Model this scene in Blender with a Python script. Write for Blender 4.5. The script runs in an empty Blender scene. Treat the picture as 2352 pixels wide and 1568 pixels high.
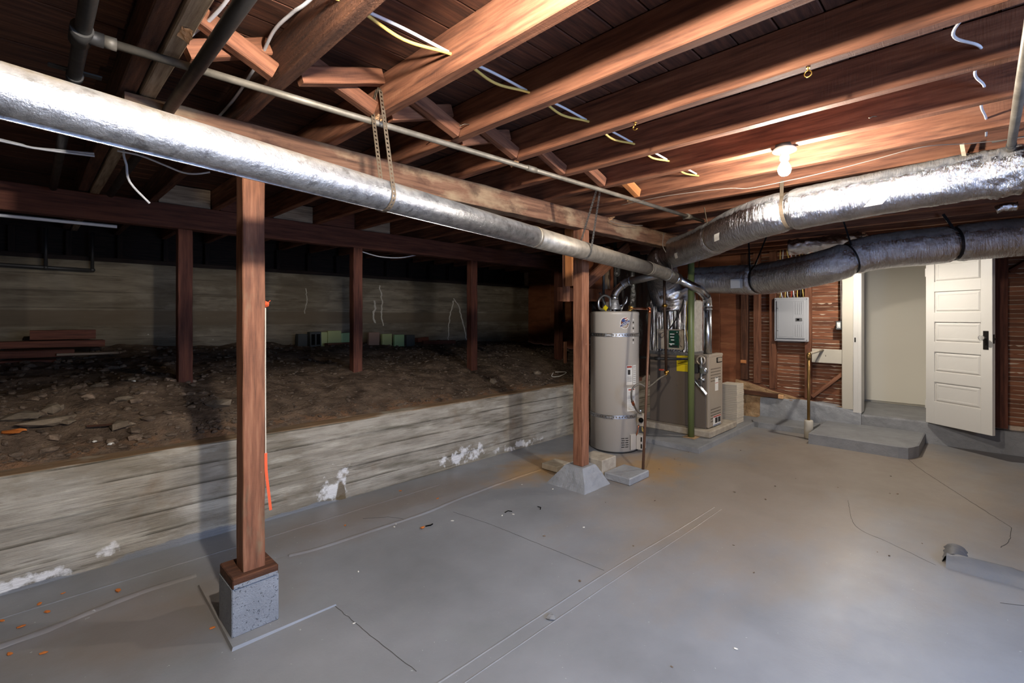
import bpy, bmesh, math, random
from mathutils import Vector, Matrix, noise
random.seed(7)
S = bpy.context.scene
COL = S.collection
PI = math.pi
# ------------------------------------------------------------------ camera, world, light, exposure
cam_d = bpy.data.cameras.new('camera'); cam = bpy.data.objects.new('camera', cam_d); COL.objects.link(cam)
cam.location = (0, 0, 1.40); cam.rotation_euler = (PI/2, 0, math.radians(44.66-90))
cam_d.sensor_width = 36.0; cam_d.lens = 1102/2352*36.0; cam_d.shift_y = -57/2352; cam_d.clip_start = .02
S.camera = cam
S.view_settings.view_transform = 'Standard'; S.view_settings.look = 'None'
S.view_settings.gamma = 1.0; S.view_settings.use_curve_mapping = False
S.view_settings.exposure = 0.15
try:
    S.cycles.use_denoising = True
    S.cycles.max_bounces = 6; S.cycles.diffuse_bounces = 3; S.cycles.glossy_bounces = 3
    S.cycles.sample_clamp_indirect = 6.0; S.cycles.caustics_reflective = False; S.cycles.caustics_refractive = False
except Exception: pass
BULB_L = (2000.0, 4300.0, 2200.0)          # radiance of the three bare bulbs: the one in view, the one nearer the camera, the one by the door
BULB_C = (1.0, .925, .82)
DAY_W = 330.0            # daylight through the open doorway behind the photographer
W = bpy.data.worlds.new('world'); S.world = W; W.use_nodes = True
W.node_tree.nodes['Background'].inputs[0].default_value = (.45, .62, 1.0, 1); W.node_tree.nodes['Background'].inputs[1].default_value = .25
def area(name, loc, aim, sx, sy, watts, col):
    l = bpy.data.lights.new(name, 'AREA'); l.shape = 'RECTANGLE'; l.size = sx; l.size_y = sy; l.energy = watts; l.color = col
    o = bpy.data.objects.new(name, l); COL.objects.link(o); o.location = loc
    o.rotation_euler = (Vector(aim)-Vector(loc)).to_track_quat('-Z', 'Y').to_euler(); return o
area('daylight_window_near', (1.75, -1.83, 1.35), (1.75, 0, 1.35), 1.5, 1.0, 78.0, (.40, .60, 1.0))
area('daylight_sky_near', (1.9, -3.5, 2.9), (1.75, .4, 0), 2.6, 1.6, DAY_W, (.42, .62, 1.0))
# ------------------------------------------------------------------ materials
def lin(c):
    return tuple((x/255/12.92 if x/255 <= .04045 else ((x/255+.055)/1.055)**2.4) for x in c)+(1,)
class N:
    def __init__(s, name):
        s.m = bpy.data.materials.new(name); s.m.use_nodes = True; s.t = s.m.node_tree
        s.b = s.t.nodes['Principled BSDF']
    def n(s, ty, **k):
        o = s.t.nodes.new(ty)
        for a, v in k.items(): setattr(o, a, v)
        return o
    def l(s, a, b): s.t.links.new(a, b)
def mat(name, cols, scale=4, stretch=(1,1,1), detail=5, rough=.8, metal=0, bump=None, layers=(), rnd=.0, off=True, spec=.35, rough_var=0):
    """cols: [(pos,rgb255)]; layers: dict(col,scale,stretch,lo,hi,fac,blob=[(c,scale,r)],z=(z0,z1),up=(a,b))"""
    g = N(name); tc = g.n('ShaderNodeTexCoord'); vec = tc.outputs['Object']
    oi = g.n('ShaderNodeObjectInfo')
    if off:
        mm = g.n('ShaderNodeVectorMath', operation='SCALE'); mm.inputs[0].default_value = (17.3, 9.1, 13.7); g.l(oi.outputs['Random'], mm.inputs['Scale'])
        ad = g.n('ShaderNodeVectorMath', operation='ADD'); g.l(vec, ad.inputs[0]); g.l(mm.outputs[0], ad.inputs[1]); nv = ad.outputs[0]
    else: nv = vec
    def nz(sc, st, de=4, ro=.6):
        mp = g.n('ShaderNodeMapping'); mp.inputs['Scale'].default_value = st; g.l(nv, mp.inputs[0])
        x = g.n('ShaderNodeTexNoise'); x.inputs['Scale'].default_value = sc; x.inputs['Detail'].default_value = de; x.inputs['Roughness'].default_value = ro
        g.l(mp.outputs[0], x.inputs['Vector']); return x.outputs['Fac']
    base = nz(scale, stretch, detail)
    r = g.n('ShaderNodeValToRGB'); e = r.color_ramp.elements
    while len(e) < len(cols): e.new(.5)
    for i, (p, c) in enumerate(cols): e[i].position = p; e[i].color = lin(c)
    g.l(base, r.inputs[0]); col = r.outputs['Color']; rough_o = None
    rfac = None
    for L in layers:
        x = nz(L.get('scale', 5), L.get('stretch', (1,1,1)), L.get('detail', 5))
        mr = g.n('ShaderNodeMapRange'); mr.inputs[1].default_value = L['lo']; mr.inputs[2].default_value = L['hi']
        src = x
        def math2(op, a, b):
            q = g.n('ShaderNodeMath', operation=op); q.use_clamp = False
            for i, v in enumerate((a, b)):
                if isinstance(v, (int, float)): q.inputs[i].default_value = v
                else: g.l(v, q.inputs[i])
            return q.outputs[0]
        if 'blob' in L:
            tot = None
            for (c, sc, rad) in L['blob']:
                sb = g.n('ShaderNodeVectorMath', operation='SUBTRACT'); g.l(vec, sb.inputs[0]); sb.inputs[1].default_value = c
                ml = g.n('ShaderNodeVectorMath', operation='MULTIPLY'); g.l(sb.outputs[0], ml.inputs[0]); ml.inputs[1].default_value = sc
                ln = g.n('ShaderNodeVectorMath', operation='LENGTH'); g.l(ml.outputs[0], ln.inputs[0])
                q = g.n('ShaderNodeMapRange'); q.inputs[1].default_value = rad*1.35; q.inputs[2].default_value = rad*.25; g.l(ln.outputs['Value'], q.inputs[0])
                tot = q.outputs[0] if tot is None else math2('MAXIMUM', tot, q.outputs[0])
            src = math2('ADD', math2('MULTIPLY', x, L.get('nf', .6)), math2('MULTIPLY', tot, 1-L.get('nf', .6)*.5))
            src = math2('MULTIPLY', src, math2('GREATER_THAN', tot, 0.001))
        g.l(src, mr.inputs[0]); f = mr.outputs[0]
        if 'z' in L:
            sp = g.n('ShaderNodeSeparateXYZ'); g.l(vec, sp.inputs[0])
            z0, z1 = L['z']; q = g.n('ShaderNodeMapRange'); q.inputs[1].default_value = z0; q.inputs[2].default_value = z1; g.l(sp.outputs[L.get('ax', 2)], q.inputs[0])
            f = math2('MULTIPLY', f, q.outputs[0])
        if 'z2' in L:
            z0, z1 = L['z2']; q = g.n('ShaderNodeMapRange'); q.inputs[1].default_value = z0; q.inputs[2].default_value = z1
            sp = g.n('ShaderNodeSeparateXYZ'); g.l(vec, sp.inputs[0]); g.l(sp.outputs[2], q.inputs[0]); f = math2('MULTIPLY', f, q.outputs[0])
        if 'up' in L:
            ge = g.n('ShaderNodeNewGeometry'); sp = g.n('ShaderNodeSeparateXYZ'); g.l(ge.outputs['Normal'], sp.inputs[0])
            q = g.n('ShaderNodeMapRange'); q.inputs[1].default_value = L['up'][0]; q.inputs[2].default_value = L['up'][1]; g.l(sp.outputs[2], q.inputs[0])
            f = math2('MULTIPLY', f, q.outputs[0])
        if 'lines' in L:
            per, wd = L['lines']; sp = g.n('ShaderNodeSeparateXYZ'); g.l(vec, sp.inputs[0])
            wv = math2('ADD', sp.outputs[2], math2('MULTIPLY', math2('SUBTRACT', nz(1.1, (1,1,0), 3), .5), .03))
            fr = math2('FRACT', math2('MULTIPLY', wv, 1/per), 0)
            q = g.n('ShaderNodeMapRange'); q.inputs[1].default_value = wd; q.inputs[2].default_value = wd*.25; g.l(fr, q.inputs[0]); f = math2('MULTIPLY', f, q.outputs[0])
        f = math2('MULTIPLY', f, L.get('fac', 1.0))
        mx = g.n('ShaderNodeMixRGB'); g.l(f, mx.inputs[0]); g.l(col, mx.inputs[1]); mx.inputs[2].default_value = lin(L['col']); col = mx.outputs[0]
        if L.get('matte'): rfac = f
    if rnd:
        hs = g.n('ShaderNodeHueSaturation'); q = g.n('ShaderNodeMapRange'); q.inputs[3].default_value = 1-rnd; q.inputs[4].default_value = 1+rnd
        g.l(oi.outputs['Random'], q.inputs[0]); g.l(q.outputs[0], hs.inputs['Value']); g.l(col, hs.inputs['Color']); col = hs.outputs[0]
    g.l(col, g.b.inputs['Base Color']); g.b.inputs['Roughness'].default_value = rough; g.b.inputs['Metallic'].default_value = metal
    g.b.inputs['Specular IOR Level'].default_value = spec
    if rfac is not None:
        q = g.n('ShaderNodeMapRange'); g.l(rfac, q.inputs[0]); q.inputs[3].default_value = metal; q.inputs[4].default_value = 0; g.l(q.outputs[0], g.b.inputs['Metallic'])
        q = g.n('ShaderNodeMapRange'); g.l(rfac, q.inputs[0]); q.inputs[3].default_value = rough; q.inputs[4].default_value = .85; g.l(q.outputs[0], g.b.inputs['Roughness'])
    elif rough_var:
        q = g.n('ShaderNodeMapRange'); g.l(nz(scale*2.5, stretch, 4), q.inputs[0]); q.inputs[1].default_value = .3; q.inputs[2].default_value = .7
        q.inputs[3].default_value = rough-rough_var; q.inputs[4].default_value = rough+rough_var; g.l(q.outputs[0], g.b.inputs['Roughness'])
    if bump:
        hsum = None
        for (st_, sc, stv) in bump:
            x = nz(sc, stv, 5, .65)
            q = g.n('ShaderNodeMath', operation='MULTIPLY'); g.l(x, q.inputs[0]); q.inputs[1].default_value = st_
            if hsum is None: hsum = q.outputs[0]
            else:
                a = g.n('ShaderNodeMath', operation='ADD'); g.l(hsum, a.inputs[0]); g.l(q.outputs[0], a.inputs[1]); hsum = a.outputs[0]
        b = g.n('ShaderNodeBump'); b.inputs['Strength'].default_value = 1.0; b.inputs['Distance'].default_value = 1.0
        g.l(hsum, b.inputs['Height']); g.l(b.outputs[0], g.b.inputs['Normal'])
    return g.m
def plain(name, c, rough=.5, metal=0, emit=0, spec=.4, bump=None):
    g = N(name); g.b.inputs['Base Color'].default_value = lin(c); g.b.inputs['Roughness'].default_value = rough; g.b.inputs['Metallic'].default_value = metal
    g.b.inputs['Specular IOR Level'].default_value = spec
    if emit:
        g.b.inputs['Emission Color'].default_value = BULB_C+(1,); g.b.inputs['Emission Strength'].default_value = emit
    tc = g.n('ShaderNodeTexCoord'); x = g.n('ShaderNodeTexNoise'); x.inputs['Scale'].default_value = 14; g.l(tc.outputs['Object'], x.inputs['Vector'])
    q = g.n('ShaderNodeMapRange'); g.l(x.outputs['Fac'], q.inputs[0]); q.inputs[3].default_value = max(.05, rough-.1); q.inputs[4].default_value = min(1, rough+.1); g.l(q.outputs[0], g.b.inputs['Roughness'])
    if bump:
        x2 = g.n('ShaderNodeTexNoise'); x2.inputs['Scale'].default_value = bump[1]; x2.inputs['Detail'].default_value = 6; g.l(tc.outputs['Object'], x2.inputs['Vector'])
        b = g.n('ShaderNodeBump'); b.inputs['Distance'].default_value = bump[0]; g.l(x2.outputs['Fac'], b.inputs['Height']); g.l(b.outputs[0], g.b.inputs['Normal'])
    return g.m
GR = (1.0, 14, 14)
SAW = [(.0012, 7, (22, 2, 2)), (.0010, 5, (1.2, 22, 22))]
m_joist = mat('joist_wood', [(.25,(68,41,29)),(.5,(120,76,54)),(.75,(148,102,75))], 3.5, GR, 7, .78, bump=SAW, rnd=.12,
    layers=[dict(col=(46,26,18), scale=2.2, stretch=(1,7,7), lo=.56, hi=.74, fac=.55), dict(col=(176,122,90), scale=3, stretch=(1,5,5), lo=.62, hi=.8, fac=.4)])
m_rough = mat('rough_dark_wood', [(.25,(44,27,19)),(.55,(92,58,40)),(.8,(128,86,62))], 4, GR, 7, .85, bump=[(.004, 9, (6,14,14)), (.002, 30, (2,6,6))], rnd=.08)
m_grey = mat('grey_sawn_wood', [(.3,(122,102,84)),(.6,(168,148,124)),(.8,(192,174,150))], 5, GR, 6, .85, bump=[(.0022, 12, (22,3,3)), (.001, 8, (2,20,20))], rnd=.05)
m_beam = mat('beam_wood', [(.25,(70,47,36)),(.5,(114,81,62)),(.8,(142,110,87))], 3.5, GR, 7, .85, bump=SAW,
    layers=[dict(col=(170,150,120), scale=2.6, stretch=(1,2.2,2.2), lo=.50, hi=.66, fac=.62, detail=9), dict(col=(54,32,24), scale=3.4, stretch=(1.4,2,2), lo=.56, hi=.68, fac=.7, detail=8)])
m_darkbeam = mat('dark_red_wood', [(.25,(58,31,23)),(.5,(94,54,40)),(.8,(120,72,53))], 3.5, GR, 7, .8, bump=SAW, rnd=.06)
m_post = mat('post_wood', [(.22,(80,50,36)),(.5,(134,88,64)),(.8,(166,118,90))], 4, GR, 7, .72, bump=[(.0008, 9, (18,2,2)), (.0012, 6, (1.2,24,24))], rnd=.04,
    layers=[dict(col=(72,40,28), scale=1.6, stretch=(1,4,4), lo=.52, hi=.68, fac=.7), dict(col=(126,122,96), scale=2.0, stretch=(1,3,3), lo=.60, hi=.72, fac=.6), dict(col=(216,190,168), scale=9, stretch=(1.5,3,3), lo=.70, hi=.76, fac=.5)])
m_plank = mat('plank_wood', [(.25,(44,26,19)),(.5,(78,47,33)),(.8,(108,68,48))], 4, GR, 7, .85, bump=[(.002, 6, (1.4,20,20))], rnd=.22,
    layers=[dict(col=(34,22,17), scale=2.5, stretch=(1,5,5), lo=.55, hi=.7, fac=.6)])
m_new = mat('new_orange_wood', [(.3,(176,106,60)),(.6,(200,132,80)),(.8,(214,150,98))], 4, GR, 6, .65, bump=[(.0008, 6, (1.2,24,24))], rnd=.08)
m_ply = mat('red_brown_plywood', [(.25,(104,60,38)),(.5,(136,82,54)),(.8,(160,104,70))], 2.2, (5,1.2,1.2), 7, .5, bump=[(.0006, 12, (8,1,1))],
    layers=[dict(col=(196,140,96), scale=3, stretch=(6,6,1), lo=.62, hi=.78, fac=.4)])
m_lath = mat('lath_wood', [(.25,(84,50,35)),(.5,(124,78,54)),(.8,(154,104,74))], 3, GR, 6, .8, bump=[(.0012, 7, (1.4,22,22))], rnd=.3)
m_chipwood = mat('torn_wood', [(.3,(206,152,104)),(.7,(232,188,142))], 9, (1,6,6), 4, .8)
m_plaster = mat('plaster_keys', [(.3,(176,150,126)),(.7,(218,200,178))], 14, (1,1,1), 6, .9, bump=[(.006, 22, (1,1,1))])
m_floor = mat('painted_floor', [(.25,(116,117,119)),(.5,(130,131,134)),(.78,(144,145,148))], 1.6, (1,1,1), 8, .42, off=False, spec=.45, rough_var=.08,
    bump=[(.0016, 9, (1,1,1)), (.0007, 70, (1,1,1))],
    layers=[dict(col=(150,130,106), scale=1.7, lo=.42, hi=.85, fac=.6, detail=8, nf=.75, stretch=(1,2.2,1), blob=[((4.1,1.3,0),(.6,.9,0),.95),((5.3,.9,0),(.6,.8,0),1.1)]),
            dict(col=(168,134,92), scale=4, lo=.52, hi=.95, fac=.9, detail=8, nf=.8, blob=[((4.05,2.25,0),(1,1.3,0),.55),((3.35,2.95,0),(.8,1.6,0),.5)]),
            dict(col=(122,106,92), scale=2.2, lo=.5, hi=.95, fac=.6, detail=8, nf=.8, blob=[((.4,2.75,0),(.8,1.2,0),.5),((1.9,3.1,0),(.5,2,0),.6)]),
            dict(col=(206,206,204), scale=46, lo=.735, hi=.76, fac=.55, detail=2)])
m_paintc = mat('grey_painted_concrete', [(.3,(134,135,137)),(.7,(160,161,163))], 6, (1,1,1), 7, .5, bump=[(.010, 16, (1,1,1)), (.003, 70, (1,1,1))], off=False)
m_paintdk = mat('grey_painted_plinth', [(.3,(120,120,121)),(.7,(144,144,145))], 5, (1,1,1), 7, .55, bump=[(.012, 12, (1,1,1)), (.003, 60, (1,1,1))], off=False)
m_block = mat('blue_grey_painted_block', [(.3,(132,136,143)),(.7,(150,155,163))], 10, (1,1,1), 5, .6, bump=[(.006, 120, (1,1,1))],
    layers=[dict(col=(52,56,62), scale=110, lo=.63, hi=.67, fac=.85, detail=2)])
m_rawc = mat('raw_tan_concrete', [(.3,(138,106,74)),(.55,(176,142,104)),(.8,(196,168,130))], 9, (1,1,1), 8, .9, bump=[(.02, 20, (1,1,1)), (.006, 70, (1,1,1))], off=False)
m_slabc = mat('pale_concrete', [(.3,(150,138,122)),(.7,(184,172,154))], 12, (1,1,1), 6, .85, bump=[(.004, 40, (1,1,1))])
m_wall = mat('board_formed_concrete', [(.22,(112,105,94)),(.5,(163,155,141)),(.78,(191,184,171))], 2.6, (.9,1,4.5), 10, .85, off=False, spec=.2,
    bump=[(.007, 7, (.8,2,12)), (.003, 34, (.7,1,2))],
    layers=[dict(col=(94,86,72), scale=9, stretch=(.35,1,6), lo=.57, hi=.66, fac=.55, detail=6), dict(col=(116,105,86), scale=1.2, stretch=(1,1,2), lo=.50, hi=.55, fac=.42, detail=13), dict(col=(70,64,52), scale=3, stretch=(.7,1,1), lo=.38, hi=.52, fac=.8, lines=(.118,.16), detail=8), dict(col=(150,120,90), scale=4, lo=.2, hi=.5, up=(.5,.9), fac=.85), dict(col=(205,198,182), scale=2.6, stretch=(.8,1,5), lo=.55, hi=.66, fac=.6, detail=10), dict(col=(92,86,70), scale=1.7, stretch=(.6,1,5.5), lo=.55, hi=.70, fac=.75, detail=9),
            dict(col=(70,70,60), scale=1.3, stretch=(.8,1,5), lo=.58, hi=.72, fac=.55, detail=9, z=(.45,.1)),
            dict(col=(120,92,60), scale=3, stretch=(1,1,1), lo=.6, hi=.78, fac=.5, detail=8),
            dict(col=(236,234,232), scale=13, lo=.86, hi=1.0, fac=.95, detail=10, nf=1.15, blob=[((1.62,3.49,.10),(1.0,0,1.2),.17),((1.66,3.49,.16),(1.6,0,1.0),.17),((2.9,3.49,.10),(.5,0,2.0),.22),((3.7,3.49,.05),(.4,0,3.0),.2),((.33,3.49,.08),(1.2,0,1.4),.09),((-.08,3.49,.05),(.4,0,2.2),.13)]),
            dict(col=(104,88,62), scale=8, lo=.7, hi=.8, fac=.9, detail=6, nf=.5, blob=[((1.68,3.49,.04),(2.6,0,.85),.16)]),
            dict(col=(128,131,136), scale=5, lo=.62, hi=.7, fac=.9, detail=4, nf=.7, blob=[((.7,3.49,.0),(.9,0,6),.42),((1.35,3.49,.0),(.9,0,9),.4),((-.1,3.49,.0),(.6,0,9),.3)])])
m_far = mat('far_concrete_wall', [(.22,(78,70,58)),(.5,(118,108,92)),(.78,(148,137,119))], 2.4, (.8,1,4.5), 9, .88, off=False, spec=.15,
    bump=[(.006, 6, (.6,2,14)), (.002, 30, (.5,1,3))],
    layers=[dict(col=(70,62,50), scale=9, stretch=(.35,1,6), lo=.57, hi=.66, fac=.55, detail=6), dict(col=(84,74,58), scale=1.2, stretch=(1,1,2), lo=.50, hi=.55, fac=.42, detail=13), dict(col=(66,60,50), scale=3, stretch=(.7,1,1), lo=.42, hi=.58, fac=.6, lines=(.165,.10), detail=8), dict(col=(84,78,66), scale=1.5, stretch=(.5,1,5), lo=.55, hi=.7, fac=.6, detail=9),
            dict(col=(98,86,70), scale=5, lo=.0, hi=.1, fac=.8, z=(1.300,1.308), z2=(1.468,1.460)),
            dict(col=(222,214,200), scale=26, lo=.74, hi=.77, fac=.5, detail=2)])
m_lime = plain('lime_crust', (176,168,154), .9, bump=(.004, 60))
m_shadewood = mat('shade_darkened_wood', [(.3,(26,20,17)),(.7,(48,36,30))], 5, GR, 5, .9)  # wood coloured near-black to stand in for the shade above the far wall
m_dirt = mat('dirt', [(.25,(60,49,40)),(.5,(106,89,74)),(.8,(142,121,101))], 7, (1,1,1), 10, .95, bump=[(.03, 18, (1,1,1)), (.012, 60, (1,1,1))], off=False, spec=.1,
    layers=[dict(col=(168,142,112), scale=34, lo=.63, hi=.70, fac=.7, detail=5), dict(col=(38,30,25), scale=3, lo=.56, hi=.7, fac=.6, detail=8),
            dict(col=(140,104,76), scale=9, lo=.45, hi=.6, fac=.8, detail=5, ax=1, z=(3.86,3.74))])
m_clod = mat('clod', [(.3,(82,69,57)),(.7,(138,118,99))], 14, (1,1,1), 6, .95, bump=[(.01, 40, (1,1,1))], rnd=.35)
m_stone = mat('stone', [(.3,(92,80,67)),(.7,(136,121,101))], 10, (1,1,3), 7, .9, bump=[(.008, 30, (1,1,1))], rnd=.2)
m_galv = mat('galvanized_steel', [(.3,(150,152,156)),(.5,(178,180,184)),(.75,(205,207,210))], 26, (1,1,1), 3, .40, metal=1, rough_var=.1, bump=[(.0032, 52, (1,1,1)), (.0012, 140, (1,1,1))],
    layers=[dict(col=(110,110,112), scale=30, lo=.56, hi=.66, fac=.6, detail=4), dict(col=(112,98,79), scale=5, lo=.25, hi=.6, fac=.9, up=(.1,.75), matte=True, detail=7)])
m_galvd = mat('dusty_galvanized_steel', [(.3,(128,122,112)),(.7,(168,160,148))], 20, (1,1,1), 5, .5, metal=.75, bump=[(.001, 40, (1,1,1))],
    layers=[dict(col=(156,140,118), scale=5, lo=.25, hi=.6, fac=.85, up=(-.2,.7), matte=True, detail=7)])
m_flue = mat('bright_flue_steel', [(.3,(170,172,176)),(.7,(205,207,212))], 16, (1,1,1), 3, .24, metal=1, bump=[(.0004, 40, (1,1,1))])
m_foil = mat('foil', [(.3,(178,178,182)),(.7,(214,214,218))], 12, (1,1,1), 4, .19, metal=1, bump=[(.008, 10, (1.6,9,1.6)), (.006, 44, (1,2.2,1))],
    layers=[dict(col=(118,108,96), scale=6, lo=.2, hi=.5, fac=.85, up=(.42,.75), matte=True, detail=6)])
m_foil2 = mat('clean_foil', [(.3,(186,186,190)),(.7,(222,222,226))], 12, (1,1,1), 4, .2, metal=1, bump=[(.008, 20, (1,1,1)), (.003, 60, (1,1,1))])
m_foilv = mat('ribbed_foil', [(.3,(176,176,180)),(.7,(214,214,218))], 12, (1,1,1), 4, .22, metal=1, bump=[(.004, 16, (1,9,.8)), (.002, 50, (1,1,1))])
m_foild = mat('dull_foil', [(.3,(176,172,166)),(.7,(206,202,196))], 30, (1,1,1), 5, .45, metal=.5, bump=[(.002, 60, (1,1,1))])
m_tank = plain('tank_enamel', (186,178,167), .32, spec=.5)
m_furn = plain('furnace_brown_steel', (104,93,83), .42, metal=.0, spec=.5)
m_furnf = plain('furnace_taupe_steel', (176,162,144), .36, metal=.3, spec=.5)
m_panelg = plain('panel_grey_enamel', (172,173,176), .4, spec=.5)
m_white = plain('white_door_paint', (208,204,197), .38, spec=.5, bump=(.0008, 22))
m_trimw = plain('cream_trim_paint', (196,188,172), .5, bump=(.002, 14))
m_hall = plain('cream_hall_paint', (212,206,192), .6)
m_copper = plain('copper', (186,112,78), .3, metal=1)
m_oldcopper = plain('dull_copper', (112,80,62), .5, metal=.35, bump=(.001, 50)); m_curb = plain('shade_darkened_grey_paint', (104,105,108), .5, bump=(.004, 30)); m_brass = plain('brass', (180,140,70), .35, metal=1)  # curb paint darkened to put the ridge's unlit front into its colour
m_oldbrass = plain('aged_brass_pipe', (132,104,62), .4, metal=.8, bump=(.002, 60))
m_black = plain('black_iron', (36,34,33), .5, spec=.4, bump=(.0008, 50))
m_iron = plain('dark_grey_iron', (62,60,58), .5, metal=.4, bump=(.001, 40))
m_brownpipe = plain('rusty_brown_pipe', (72,54,42), .5, metal=.4, bump=(.001, 50))
m_conduit = mat('grey_conduit', [(.3,(104,98,88)),(.7,(142,134,122))], 12, (1,1,1), 6, .55, metal=.5, bump=[(.001, 50, (1,1,1))])
m_strap = plain('dusty_strap_steel', (122,108,92), .5, metal=.6)
m_strapb = plain('bright_strap_steel', (170,172,175), .35, metal=1)
m_strapk = plain('dark_strap', (40,40,42), .4, metal=.5)
m_green = plain('green_paint', (106,116,70), .38, spec=.5, bump=(.0006, 60))
m_wcable = plain('white_cable', (206,206,210), .45)
m_ycable = plain('yellow_cable', (206,176,96), .45)
m_wire = plain('grey_wire', (110,100,92), .5)
m_crack = plain('crack_line', (84,82,80), .9, spec=.1); m_hole = plain('dark_hole', (10,9,8), .9, spec=.1)
m_paper = plain('white_label', (216,212,204), .6)
m_blue = plain('label_blue', (38,62,120), .5); m_red = plain('label_red', (168,66,50), .5); m_yellow = plain('label_yellow', (232,206,30), .5)
m_ink = plain('label_ink', (40,36,34), .6); m_pcb = plain('circuit_board', (26,66,52), .35); m_orange = plain('orange_plastic', (232,98,58), .55)
m_chip = plain('orange_chip', (196,112,48), .7); m_flake = plain('white_flake', (224,220,210), .7)
m_plastic = plain('black_plastic_sheet', (14,14,15), .22, spec=.5, bump=(.02, 9))
m_foam = plain('pale_stack', (196,184,166), .75, bump=(.002, 30))
m_tileg = plain('green_tile', (142,168,118), .5); m_tiley = plain('yellow_green_tile', (160,164,110), .5); m_tileb = plain('tan_tile', (138,110,92), .6)
m_blockd = plain('dark_block', (62,64,62), .8); m_brickr = plain('red_brick', (110,62,44), .85)
m_porc = plain('white_porcelain', (232,230,224), .35); m_glows = [plain('bulb_glass', (255,250,240), .3, emit=e) for e in BULB_L]
m_knob = plain('glass_knob', (240,240,240), .12, spec=.6); m_knob.node_tree.nodes['Principled BSDF'].inputs['Transmission Weight'].default_value = .85; m_bronze = plain('dark_bronze', (44,40,38), .4, metal=.7)
m_grass = plain('pale_plastic', (214,210,200), .5)
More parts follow.
